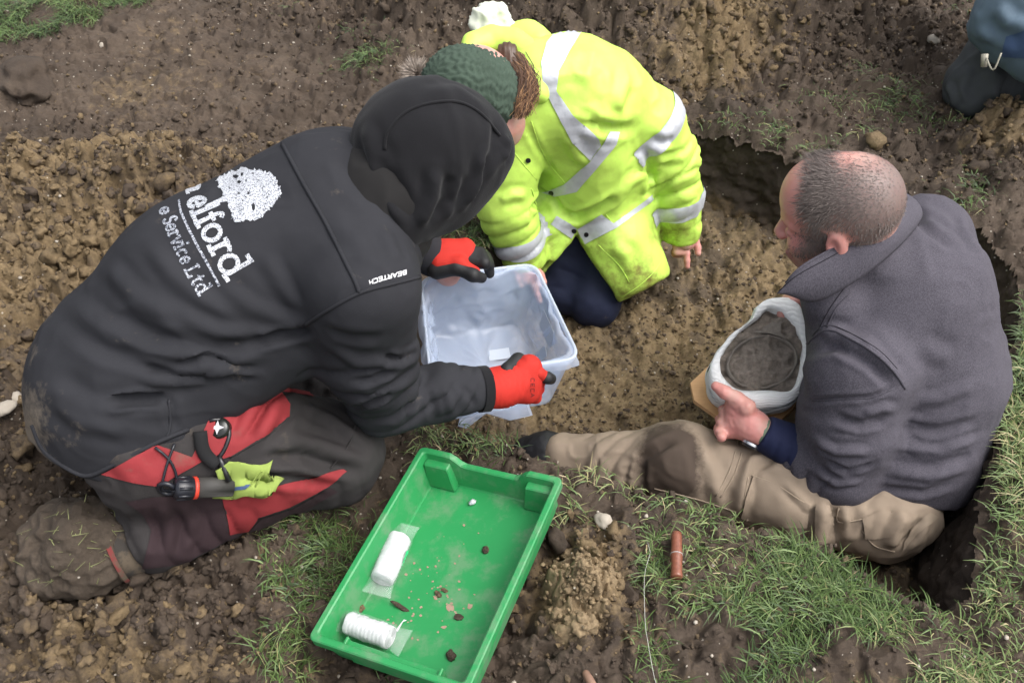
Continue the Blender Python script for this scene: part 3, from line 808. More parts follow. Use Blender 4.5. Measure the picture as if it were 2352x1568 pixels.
def skin_mat(name='skin', base=(.50, .31, .26)):
    m, t, b = nt(name); co = texco(t)
    n = noise_n(t, co, 30, 4); n2 = noise_n(t, co, 300, 2)
    col = mix(t, ramp(t, n, [(.35, 0.), (.7, 1.)]), base, (base[0] * 1.02, base[1] * .72, base[2] * .72))
    a = N_(t, 'ShaderNodeAttribute'); a.attribute_name = 'flush'
    col = mix(t, a.outputs['Fac'], col, (.54, .21, .19))
    s = N_(t, 'ShaderNodeAttribute'); s.attribute_name = 'stubble'
    n3 = noise_n(t, co, 900, 2, .8)
    f = N_(t, 'ShaderNodeMath', operation='MULTIPLY'); t.links.new(s.outputs['Fac'], f.inputs[0]); t.links.new(ramp(t, n3, [(.3, .25), (.6, 1.)]), f.inputs[1])
    col = mix(t, f.outputs[0], col, (.07, .05, .045))
    h_ = N_(t, 'ShaderNodeAttribute'); h_.attribute_name = 'crop'; f2 = N_(t, 'ShaderNodeMath', operation='MULTIPLY'); t.links.new(h_.outputs['Fac'], f2.inputs[0]); t.links.new(ramp(t, n3, [(.2, .82), (.6, 1.)]), f2.inputs[1])
    col = mix(t, f2.outputs[0], col, (.115, .094, .086))
    t.links.new(col, b.inputs['Base Color']); b.inputs['Roughness'].default_value = .48; b.inputs['Specular IOR Level'].default_value = .4
    b.inputs['Subsurface Weight'].default_value = .12; b.inputs['Subsurface Radius'].default_value = (.008, .003, .0015); b.inputs['Subsurface Scale'].default_value = .6
    bump(t, b, n2, .12, .0012)
    return m
M_skin = skin_mat()

def finger(F, base, dirs, lens, r0, r1, k=.004):
    """one bent finger rooted in the palm"""
    p = np.asarray(base, float)
    for i, (d, l) in enumerate(zip(dirs, lens)):
        q = p + unit(d) * l; t0 = i / len(lens); t1 = (i + 1) / len(lens)
        F.cone(p, q, r0 + (r1 - r0) * t0, r0 + (r1 - r0) * t1, k); p = q
    return p

def head_shape(F, h, H):
    """skull, face, ears, nose and lips; h maps (forward, up, side) to the scene"""
    F.ell(h(-.004, .012, 0), (.101, .084, .078), H, .02); F.ell(h(-.036, .0, 0), (.066, .076, .075), H, .03); F.ell(h(.035, .020, 0), (.064, .066, .066), H, .03)
    F.ell(h(.035, -.065, 0), (.060, .070, .060), H, .03)           # face block
    F.ell(h(.052, -.112, 0), (.040, .030, .042), H, .03)           # chin
    F.ell(h(.012, -.085, .040), (.042, .040, .022), H, .025); F.ell(h(.012, -.085, -.040), (.042, .040, .022), H, .025)   # jaw corners
    for s in (1, -1):
        F.ell(h(.066, -.062, .036 * s), (.026, .024, .024), H, .02)    # cheeks
        F.cone(h(.092, -.012, .012 * s), h(.078, -.012, .046 * s), .011, .009, .012)   # brow
        F.ell(h(.100, -.034, .033 * s), (.014, .010, .015), H, .012, 'cut')
        F.ell(h(.083, -.034, .032 * s), (.0125, .0125, .0125), H, .004)  # eyeball
        F.ell(h(.002, -.038, .079 * s), (.019, .031, .010), H, .006)  # ear
        F.ell(h(.008, -.034, .090 * s), (.010, .018, .009), H, .005, 'cut')
        F.ell(h(.012, -.045, .081 * s), (.006, .010, .006), H, .004)
    F.chain([h(.092, -.022, 0), h(.109, -.056, 0)], [.010, .0125], .012); F.ell(h(.106, -.060, .011), (.009, .008, .008), H, .006); F.ell(h(.106, -.060, -.011), (.009, .008, .008), H, .006)
    F.cone(h(.094, -.092, -.020), h(.094, -.092, .020), .0075, .0075, .008); F.cone(h(.090, -.103, -.016), h(.090, -.103, .016), .008, .008, .008)

def person_A():
    T = thing('person', (-.45, 1.0, 0), 'person kneeling in a black hooded jacket, red and dark trousers and red gloves', 'person')
    pelvis = V(-.635, 1.03, .25); waist = V(-.50, 1.10, .38); chest = V(-.30, 1.185, .47)
    shR = V(-.225, 1.035, .485); shL = V(-.31, 1.365, .462); neck = V(-.19, 1.215, .55); head = V(-.115, 1.262, .585)
    elR = at(880, 915, .20); wrR = at(1112, 893, .155)
    elL = V(-.235, 1.47, .28); wrL = at(992, 592, .19)
    hipR = V(-.60, .955, .22); hipL = V(-.62, 1.13, .20)
    knR = at(775, 1032, .10); knL = at(735, 880, .085); anR = at(352, 1228, .075); anL = V(-.74, 1.22, .07)
    # ---- body (one continuous surface, mostly under the clothes)
    B = Field((-.95, .7, -.02), (.12, 1.62, .78), .010)
    B.chain([pelvis, waist, chest, neck], [.125, .12, .13, .06], .05)
    B.chain([neck, head], [.055, .06], .03); B.ell(head, (.085, .08, .095), None, .03)
    for a, b, c in ((shR, elR, wrR), (shL, elL, wrL)):
        B.cone(chest, a, .07, .055, .04); B.chain([a, b, c], [.05, .04, .026], .02)
    for a, b, c in ((hipR, knR, anR), (hipL, knL, anL)):
        B.chain([a, b], [.08, .055], .04); B.chain([b, c], [.05, .035], .02)
        B.cone(c, c + unit(c - b) * .05, .035, .03, .02)
    for w, d in ((wrR, unit(wrR - elR)), (wrL, unit(wrL - elL))):
        B.cone(w, w + d * .055, .026, .028, .02)
    surf_obj('body', B.mesh(1), M_skin, T)
    # ---- trousers
    F = Field((-1.0, .74, -.03), (-.1, 1.45, .42), .0052)
    F.chain([hipR + V(0, .03, 0), hipL], [.135, .135], .05)
    F.chain([hipR, .5 * hipR + .5 * knR + V(0, -.005, .02), knR], [.125, .105, .078], .05)
    F.chain([hipL, knL], [.12, .085], .05)
    F.chain([knR, .5 * (knR + anR) + V(.02, .02, .01), anR + V(.0, .0, .01)], [.08, .078, .070], .035)
    F.cone(knR + V(.01, -.02, -.04), knR + V(-.06, -.04, -.05), .055, .05, .03)
    F.chain([knL, anL], [.07, .06], .03)
    F.plane(anR + unit(anR - knR) * .035, anR - knR, .006)
    S = F.mesh(2)
    S.lumps(.006, 14, 3, 3); S.crinkle(.0045, 17, 340)
    S.limb_wrinkles(hipR, knR, .011, .042, .35, 1.1, .15, 1, .5, .7)
    S.limb_wrinkles(knR, anR, .008, .045, 0, 1.1, .12, 2, .5, .5)
    S.limb_wrinkles(hipL, knL, .008, .04, .3, 1.1, .13, 4)
    S.folds([([(690, 930), (760, 960), (830, 1010)], .008, .010), ([(650, 1000), (740, 1020), (845, 1060)], .008, .010), ([(600, 1050), (700, 1050), (820, 1090)], -.012, .010),
             ([(540, 1090), (640, 1100), (760, 1110)], -.010, .010), ([(420, 1150), (440, 1200), (430, 1270)], .006, .009), ([(370, 1150), (390, 1220), (380, 1290)], .006, .009),
             ([(590, 905), (570, 960), (545, 1010)], .006, .009), ([(640, 915), (620, 960), (590, 1010)], .006, .009)])
    tr = surf_obj('trousers', S, M_trdark, T); tree = S.bvh(); tr_tree = tree
    patch('red_panel', tree, z5([(1240, 320), (1300, 200), (1500, 120), (1640, 170), (1700, 260), (1695, 330), (1560, 440), (1360, 560), (1240, 600), (1120, 580)]), M_trred, tr)
    patch('red_panel', tree, z5([(600, 670), (920, 495), (1190, 590), (1010, 690), (940, 740), (800, 720)]), M_trred, tr)
    patch('red_panel', tree, z5([(1305, 790), (1500, 770), (1750, 710), (2020, 640), (2040, 650), (1930, 740), (1700, 860), (1520, 920), (1460, 1000), (1350, 1022)]), M_trred, tr)
    patch('red_panel', tree, z5([(1490, 110), (1560, 140), (1850, 200), (1860, 220), (1700, 190), (1520, 160)]), M_trred, tr)
    patch('mesh_panel', tree, z5([(740, 830), (900, 800), (1300, 785), (1345, 1020), (1460, 1010), (1530, 930), (1720, 870), (1940, 745), (1985, 770), (1700, 935), (1350, 1125), (1000, 1205), (840, 1222), (890, 1000), (840, 900)]), M_trmaroon, tr, .0020)
    seam('seam', tree, z5([(1305, 790), (1330, 900), (1345, 1020)]), M_trdark, tr, .0016)
    seam('seam', tree, z5([(1690, 230), (1705, 320), (1560, 445), (1350, 570)]), M_trdark, tr, .002)
    seam('seam', tree, z5([(2100, 320), (2060, 480), (1940, 640)]), M_trdark, tr, .0016)
    # ---- jacket
    F = Field((-.96, .74, .02), (.16, 1.62, .76), .0052)
    bk = V(-.45, -.1, .88)                                             # flatten front-to-back a little
    F.ell(pelvis + V(-.005, .015, .015), (.172, .200, .185), None, .03)
    F.chain([pelvis + V(.02, .02, .03), waist + V(-.017, .024, .025), chest + V(-.012, .022, .014)], [.168, .163, .166], .05, bk, .84)
    F.cone(chest + V(.02, 0, 0), neck, .13, .075, .05)
    F.ell(pelvis + V(.0, -.04, -.05), (.168, .150, .14), None, .04)      # skirt of the jacket over the hips
    hn = unit(V(-.34, -.50, -.80)); F.plane(at(225, 1098, .13) - hn * .075, hn, .006)
    F.cone(waist + V(.03, -.09, -.06), chest + V(.02, -.09, -.05), .07, .08, .04)
    F.cone(shR * .85 + chest * .15, shL * .85 + chest * .15, .088, .085, .06)
    F.chain([shR, .5 * (shR + elR) + V(-.012, -.012, 0), elR], [.080, .074, .064], .035)
    F.chain([elR, .45 * elR + .55 * wrR, wrR], [.060, .050, .038], .02)
    F.chain([shL, elL], [.08, .06], .04); F.chain([elL, wrL], [.058, .040], .02)
    S = F.mesh(2)
    S.lumps(.004, 7, 3, 13); S.crinkle(.0026, 15, 300, V(.5, -.1, -.3))
    S.limb_wrinkles(shR, elR, .010, .05, .25, 1.05, .13, 21, .5, .5)
    S.limb_wrinkles(elR, wrR, .009, .036, 0, 1.0, .10, 22, .45, .5)
    Zf = z1
    S.folds([(Zf([(560, 1085), (660, 1065), (770, 1080)]), -.011, .007), (Zf([(640, 1125), (740, 1105), (850, 1120)]), .010, .007), (Zf([(300, 1230), (420, 1208), (530, 1215)]), -.010, .007), (Zf([(1190, 1240), (1260, 1225), (1330, 1180)]), -.012, .007), (Zf([(1170, 1150), (1260, 1140), (1350, 1100)]), -.010, .007), (Zf([(1420, 1040), (1360, 1070), (1290, 1060)]), -.011, .007), (Zf([(830, 1010), (930, 985), (1040, 960)]), -.012, .008), (Zf([(420, 1090), (560, 1130), (700, 1120)]), -.010, .008)] , 1.0)
    S.folds([(Zf([(230, 690), (330, 760), (420, 850), (560, 930)]), .010, .014), (Zf([(440, 640), (540, 760), (660, 860), (800, 930)]), .009, .013),
             (Zf([(160, 850), (280, 950), (450, 1040), (640, 1060)]), .012, .016), (Zf([(130, 980), (280, 1080), (480, 1130), (700, 1100), (900, 1020)]), .012, .015),
             (Zf([(110, 1100), (250, 1190), (420, 1215), (560, 1190)]), -.012, .013), (Zf([(300, 880), (480, 990), (700, 1030), (980, 980)]), -.010, .013),
             (Zf([(700, 800), (820, 880), (950, 930), (1040, 950)]), .008, .012), (Zf([(860, 690), (930, 800), (1000, 900)]), .006, .012),
             (Zf([(100, 1200), (220, 1290), (400, 1330)]), .009, .014), (Zf([(560, 900), (700, 960), (860, 1000)]), .008, .011),
             (Zf([(530, 1200), (540, 1280), (560, 1330)]), -.007, .008), (Zf([(1100, 560), (1200, 640), (1260, 720)]), .005, .014),
             (Zf([(1130, 330), (1180, 430), (1280, 520)]), -.008, .012), (Zf([(1300, 600), (1330, 680), (1350, 730)]), .006, .012),
             (Zf([(1080, 960), (1180, 990), (1300, 990)]), -.007, .011), (Zf([(1100, 1020), (1200, 1080), (1330, 1080), (1420, 1030)]), .008, .012),
             (Zf([(1200, 1180), (1300, 1180), (1410, 1140)]), .008, .011), (Zf([(1240, 1290), (1330, 1270), (1420, 1200)]), -.008, .010),
             (Zf([(1440, 1170), (1470, 1220), (1480, 1290)]), -.008, .008), (Zf([(1500, 1160), (1530, 1210), (1540, 1270)]), .006, .008), (Zf([(1560, 1150), (1600, 1190), (1620, 1240)]), -.005, .007)], .62)
    jk = surf_obj('jacket', S, M_softshell, T, {'soil': 1.05 * np.exp(-(np.linalg.norm((S.v - at(140, 960, .25)) / V(.07, .12, .12), axis=1)) ** 2) + .75 * np.exp(-(np.linalg.norm((S.v - at(190, 1060, .17)) / V(.07, .07, .05), axis=1)) ** 2)}); tree = S.bvh(); jk_tree = tree
    seam('seam', tree, z1([(935, 300), (1010, 440), (1090, 580), (1150, 700), (1195, 790), (1210, 830)]), M_softshell, jk, .0034)
    seam('seam', tree, z1([(1015, 945), (1100, 890), (1210, 830), (1320, 800), (1438, 770)]), M_softshell, jk, .0030)
    seam('hem', tree, z1([(45, 1300), (90, 1395), (200, 1470), (250, 1478), (300, 1458), (480, 1365), (600, 1315)]), M_softshell, jk, .004)
    seam('seam', tree, z1([(530, 1210), (535, 1300), (520, 1350)]), M_softshell, jk, .0025)
    # cuffs
    d = unit(wrR - elR); v, f = tube([wrR - d * .012, wrR + d * .006], .044, 20, False); obj('cuff', v, f, M_fleece, T)
    # ---- hood
    F = Field((-.36, 1.02, .36), (.12, 1.52, .80), .0048)
    hx = unit(V(.62, .25, -.35))                                       # where the face looks: down and to the box
    H = frame(hx, V(-.3, .9, 0))
    hc = atd(1003, 340, 1.475)
    F.ell(hc, (.116, .102, .112), H, .02)
    F.ell(hc - hx * .025 + V(-.01, -.005, .0), (.108, .102, .108), H, .03)
    F.ell(hc + hx * .045 + V(.0, .0, -.005), (.085, .075, .085), H, .03)
    F.cone(neck + V(.015, .0, .01), hc - V(.01, .02, .05), .080, .078, .035)
    F.cone(neck + V(.01, -.07, -.02), hc + V(-.0, -.045, -.05), .045, .055, .04)
    F.ell(hc + hx * .125 + V(.01, .0, -.04), (.075, .062, .075), H, .012, 'cut')   # the opening, away from us
    S = F.mesh(2); S.lumps(.008, 7, 3, 31); S.crinkle(.0022, 13, 320, V(.3, -.5, -.5))
    S.folds([(z1([(1290, 330), (1330, 450), (1400, 560)]), -.006, .014), (z1([(1220, 230), (1260, 330), (1330, 420)]), .007, .014), (z1([(1700, 220), (1690, 330), (1640, 420)]), -.008, .012),
             (z1([(1480, 380), (1465, 490), (1420, 600)]), .012, .010), (z1([(1540, 400), (1520, 500), (1480, 580)]), -.012, .010), (z1([(1650, 330), (1630, 430), (1580, 520)]), .009, .009), (z1([(1240, 330), (1300, 480), (1380, 600)]), .008, .010), (z1([(1420, 130), (1560, 110), (1680, 190)]), .004, .016), (z1([(1590, 400), (1570, 480), (1530, 540)]), -.007, .013), (z1([(1730, 270), (1735, 320), (1715, 360)]), .008, .008)])
    hd = surf_obj('hood', S, M_fleece, T); tree = S.bvh()
    seam('seam', tree, z1([(1300, 320), (1310, 260), (1370, 190), (1460, 155), (1560, 150), (1640, 190), (1710, 270)]), M_fleece, hd, .0026)
    F = Field((-.36, 1.02, .36), (.12, 1.52, .72), .0052)              # stand-up collar below the hood
    F.chain([neck + V(-.034, -.028, -.036), neck + V(-.012, -.014, -.004)], [.104, .094], .02)
    S = F.mesh(2); S.crinkle(.002, 14, 330); surf_obj('collar', S, M_collar, T)
    # ---- print on the back
    jt = jk_tree
    g, L = along([(222, 375), (238, 430), (262, 510), (322, 650), (408, 810), (497, 985), (612, 1185)])
    for ch, s0, s1 in (('h', -70, 40), ('e', 62, 150), ('l', 165, 235), ('f', 250, 345), ('o', 350, 500), ('r', 515, 640), ('d', 655, 860)):
        if ch == 'h':
            g2, _ = along([(216, 270), (232, 330), (250, 400)]); letter('printed_letter', jt, ch, g2, 5, 105, 130, 34, M_print, jk, z7); continue
        letter('printed_letter', jt, ch, g, s0, s1, 165 + 30 * s1 / 860, 40, M_print, jk, z7)
    g, L = along([(-40, 470), (5, 560), (38, 650), (85, 765), (140, 890), (205, 1040), (280, 1180), (370, 1320)])
    for ch, s0, s1 in (('e', 60, 112), ('S', 150, 205), ('e', 215, 272), ('r', 280, 330), ('v', 345, 405), ('i', 412, 445), ('c', 458, 518), ('e', 528, 590), ('L', 640, 720), ('t', 738, 805), ('d', 815, 905)):
        letter('printed_letter', jt, ch, g, s0, s1, 88 + 14 * s1 / 900, 20, M_print2, jk, z7)
    patch('printed_underline', jt, z7([(160, 432), (178, 425), (196, 525), (268, 685), (358, 855), (448, 1012), (540, 1190), (520, 1200), (428, 1025), (338, 868), (248, 698), (178, 540)]), M_print2, jk, .0012, 4)
    crown = [(500, 265), (560, 210), (640, 180), (720, 145), (800, 150), (880, 165), (960, 185), (1020, 220), (1060, 280), (1078, 340), (1075, 400), (1040, 440), (1000, 490), (950, 540), (905, 590), (850, 620), (790, 615), (740, 615), (680, 640), (650, 600), (640, 560), (610, 480), (590, 430), (560, 380), (570, 350), (530, 320)]
    rr = random.Random(3)
    cr = [(p[0] + rr.uniform(-15, 15), p[1] + rr.uniform(-15, 15)) for p in dense(crown + [crown[0]], 13)[:-1]]
    def hole(x, y, a, b, n=7): return [(x + a * math.cos(6.283 * i / n) * rr.uniform(.6, 1.2), y + b * math.sin(6.283 * i / n) * rr.uniform(.6, 1.2)) for i in range(n)]
    hs_ = [hole(680, 222, 30, 22), hole(708, 272, 18, 18), hole(735, 205, 12, 20), hole(770, 262, 9, 14), hole(838, 490, 18, 36), hole(705, 375, 18, 9), hole(790, 372, 12, 14), hole(768, 405, 10, 8), hole(830, 195, 14, 7), hole(915, 328, 9, 7), hole(680, 420, 7, 9), hole(625, 330, 9, 6), hole(970, 380, 5, 9), hole(740, 440, 8, 6)]
    patch('printed_tree', jt, [z7(cr)] + [z7(h) for h in hs_], M_print, jk, .0014, 4)
    patch('printed_tree_trunk', jt, z7([(595, 375), (612, 440), (540, 455), (450, 500), (420, 520), (400, 480), (470, 445), (540, 415)]), M_print, jk, .0011, 4)
    g, L = along([(2195, 1052), (2100, 1078), (2000, 1102), (1858, 1150)])
    for i, ch in enumerate('BEARTECH'):
        w = 352 / 8; letter('printed_letter', jt, ch, g, i * w + 4, i * w + w - 3, 34, 10, M_white, jk, z7, 1, .0012, .25)
    # ---- gloves
    d = unit(wrR - elR)
    F = Field((-.12, .98, .0), (.16, 1.3, .30), .0034)
    k1, k4 = at(1215, 842, .165), at(1212, 898, .120); pc = .5 * (k1 + k4)
    F.chain([wrR + d * .008, wrR + d * .035], [.037, .033], .01)
    F.cone(wrR + d * .03, k1, .029, .021, .02); F.cone(wrR + d * .03, k4, .029, .022, .02); F.cone(wrR + d * .035, pc, .030, .026, .02); F.cone(k1, k4, .020, .020, .015)
    S = F.mesh(2); S.limb_wrinkles(wrR, pc, .002, .012, 0, 1, .06, 3)
    gl = surf_obj('glove', S, M_gred, T); gt = S.bvh()
    F = Field((-.12, .98, -.02), (.20, 1.35, .30), .003)
    tipI = finger(F, k1, (at(1240, 858, .16) - k1, at(1256, 868, .145) - at(1240, 858, .16), at(1264, 869, .125) - at(1256, 868, .145)), (.022, .018, .014), .0125, .0105)
    for i, f_ in enumerate((.36, .68, 1.0)):
        b = k1 * (1 - f_) + k4 * f_; dr = unit(V(.55, .30, -.35 - .15 * i))
        finger(F, b, (dr, unit(dr + V(-.3, .25, -.9)), unit(V(-.5, .45, -.6))), (.026 - .003 * i, .022, .016), .0130, .011)
    S = F.mesh(2)
    surf_obj('glove_fingers', S, M_gred, gl)
    F = Field((-.12, .98, -.02), (.20, 1.35, .30), .003)
    F.cone(at(1256, 867, .147), at(1265, 870, .124), .0128, .0112, .005)
    th = at(1165, 850, .175); F.chain([th, at(1190, 828, .17), at(1222, 836, .16)], [.015, .014, .011], .008)
    surf_obj('glove_tips', F.mesh(2), M_gblk, gl)
    for ch, x, y in (('C', 965, 1120), ('E', 962, 1165), ('N', 1000, 1190), ('3', 1040, 1130)):
        pass
    g, L = along([(930, 1080), (1000, 1130), (1040, 1180)])
    for i, ch in enumerate('CECA'): letter('printed_letter', gt, ch, lambda s, t: np.array([975 + i * 6 + t * .2, 1105 + s - t * 0.1]) if False else np.array([985 + t, 1100 + s]), i * 38, i * 38 + 26, 26, 5, M_gink, gl, z4, 1, .0006)
    v, f = tube([wrR + d * (.012), wrR + d * .02], .0375, 20, False); obj('glove_cuff', v, f, M_gred, gl)
    # left glove
    k = at(1072, 578, .205); dl = unit(k - wrL)
    F = Field((-.24, 1.25, .02), (.06, 1.62, .34), .0032)
    F.chain([wrL - dl * .01, wrL + dl * .03], [.031, .030], .01); F.cone(wrL + dl * .02, at(1068, 570, .205), .028, .022, .02); F.cone(wrL + dl * .02, at(1072, 592, .195), .028, .022, .02)
    F.chain([at(1010, 606, .20), at(1055, 606, .205), at(1090, 624, .195)], [.020, .0135, .012], .012)
    S = F.mesh(2); gl2 = surf_obj('glove', S, M_gred, T)
    F = Field((-.24, 1.25, .02), (.12, 1.62, .34), .003)
    F.chain([at(1005, 618, .19), at(1050, 616, .20), at(1086, 632, .195), at(1106, 638, .18)], [.022, .0145, .0135, .0115], .008)
    for i in range(4):
        b = at(1068 + i * 3, 574 + i * 9, .208 - .004 * i); finger(F, b, (at(1100 + i * 4, 580 + i * 8, .20) - b, at(1124, 598 + i * 6, .15) - at(1100, 580 + i * 8, .20), V(.1, -.2, -.9)), (.034, .028, .02), .0130, .0105)
    surf_obj('glove_fingers', F.mesh(2), M_gblk, gl2)
    v, f = tube([wrL + dl * .012, wrL + dl * .019], .0322, 20, False); obj('glove_band', v, f, M_gblue, gl2)
    # ---- muddy boot
    F = Field((-1.05, .70, -.03), (-.55, 1.05, .25), .0045)
    c0, c1, c2 = at(285, 1225, .080), at(205, 1245, .085), at(125, 1245, .070)
    F.chain([c0, c1, c2], [.054, .066, .054], .03); F.cone(c1 + V(-.01, -.03, -.01), c2 + V(.01, -.045, -.02), .048, .042, .03); F.cone(c1 + V(0, .01, .015), c2 + V(-.005, .02, .02), .045, .04, .03)
    S = F.mesh(2); S.lumps(.016, 15, 3, 41); S.disp(.006 * (1 - 2 * np.abs(noise3(S.v, 34, 42)))); S.disp(.004 * noise3(S.v, 80, 43))
    bt = surf_obj('boot', S, M_bootmud, T, {'clay': -.1 + .5 * noise3(S.v, 9, 44)}); bt['label'] = 'boot caked in mud and grass'
    ab = unit(anR - knR); v, f = tube([anR - ab * .02, anR + ab * .05, c0 + V(-.005, 0, 0)], [.058, .056, .058], 28); obj('boot_shaft', v, f, M_bootsh, bt)
    v, f = tube([anR + ab * .058, anR + ab * .066], .0585, 28, False); obj('boot_band', v, f, M_bootred, bt)
    v = []; f = []; bt_tree = S.bvh(); rr = random.Random(5)
    for i in range(70):
        q = lay(bt_tree, rr.uniform(50, 300), rr.uniform(1150, 1340), .001)
        if q is None: continue
        a = rr.uniform(0, 6.28); l = rr.uniform(.008, .028); e = q + V(math.cos(a) * l, math.sin(a) * l * .7, rr.uniform(-.002, .010)); w_ = V(-math.sin(a), math.cos(a), .3) * .0007
        n0 = len(v); v += [q - w_, q + w_, e + w_ * .4, e - w_ * .4]; f.append((n0, n0 + 1, n0 + 2, n0 + 3))
    og_ = obj('grass_bits', v, f, M_gbits, bt); og_['kind'] = 'stuff'
    return T, tr, tr_tree, jk_tree
M_print, t_, b_ = nt('worn_print'); co_ = texco(t_); n_ = noise_n(t_, co_, 420, 3, .8)
t_.links.new(mix(t_, ramp(t_, n_, [(.42, 0.), (.50, 1.)]), (.03, .034, .05), (.52, .54, .58)), b_.inputs['Base Color']); b_.inputs['Roughness'].default_value = .55
M_print2, t_, b_ = nt('worn_print_faded'); co_ = texco(t_); n_ = noise_n(t_, co_, 380, 3, .8)
t_.links.new(mix(t_, ramp(t_, n_, [(.46, 0.), (.55, 1.)]), (.016, .022, .04), (.44, .46, .51)), b_.inputs['Base Color']); b_.inputs['Roughness'].default_value = .55
M_white = plastic('white_ink', (.55, .55, .57), .6, .05)
M_gink = plastic('glove_ink', (.10, .01, .01), .8, .1)
M_gblue = plastic('glove_blue_hem', (.12, .22, .55), .8, .1)
M_bootmud = soil_mat('boot_mud', dark=(.095, .072, .052), clay=(.16, .118, .072)) if 'soil_mat' in globals() else M_trdark
M_bootsh = cloth('boot_leather', (.085, .066, .046), .85, .4, mud=.42, mudcol=(.035, .03, .026), mudscale=22)
M_bootred = cloth('boot_red_band', (.14, .028, .026), .85, .3, mud=.40, mudcol=(.085, .066, .046), mudscale=30)
M_gbits = plastic('grass_bits', (.16, .17, .07), .7, .6)
A_T, A_TR, A_TREE, A_JTREE = person_A()
# ================================================================== PERSON in the high-visibility coat
def hivis_mat():
    m, t, b = nt('hivis_yellow'); co = texco(t)
    n1 = noise_n(t, co, 10, 5); n4 = noise_n(t, co, 11, 9, .7)
    col = mix(t, n1, (.47, .72, .105), (.55, .80, .130))
    a = N_(t, 'ShaderNodeAttribute'); a.attribute_name = 'dirt'
    f = N_(t, 'ShaderNodeMath', operation='MULTIPLY'); t.links.new(ramp(t, n4, [(.46, 0.), (.66, 1.)]), f.inputs[0]); t.links.new(a.outputs['Fac'], f.inputs[1])
    col = mix(t, f.outputs[0], col, (.16, .13, .035))
    t.links.new(col, b.inputs['Base Color']); b.inputs['Roughness'].default_value = .5; b.inputs['Specular IOR Level'].default_value = .35
    nb = bump(t, b, noise_n(t, co, 1100, 2), .06, .001); bump(t, b, noise_n(t, co, 38, 4), .22, .004, nb)
    return m
M_hv = hivis_mat()
M_tape, t_, b_ = nt('reflective_tape'); co_ = texco(t_)
t_.links.new(mix(t_, noise_n(t_, co_, 60, 3), (.40, .42, .45), (.60, .62, .66)), b_.inputs['Base Color']); b_.inputs['Roughness'].default_value = .38; b_.inputs['Metallic'].default_value = .15
bump(t_, b_, noise_n(t_, co_, 90, 3), .3, .003)
M_tape_edge = plastic('tape_edge', (.30, .42, .10), .7)
M_navy = cloth('navy_trousers', (.012, .016, .038), .85, .3, mud=.66, mudcol=(.16, .12, .08), mudscale=7)
M_knit = cloth('green_knit', (.045, .068, .050), .95, .25, weave=300, wstr=.4)
M_hair, t_, b_ = nt('brown_hair'); a_ = N_(t_, 'ShaderNodeAttribute'); a_.attribute_name = 'tone'
t_.links.new(ramp(t_, a_.outputs['Fac'], [(0., (.03, .014, .008)), (.5, (.13, .062, .030)), (1., (.34, .19, .09))]), b_.inputs['Base Color']); b_.inputs['Roughness'].default_value = .45
M_pom = cloth('fur_pompom', (.42, .36, .31), .95, .4, weave=500, wstr=.8)
M_popper = plastic('black_popper', (.01, .01, .012), .35)
M_whitecloth = cloth('white_lining', (.60, .62, .52), .7, .06)

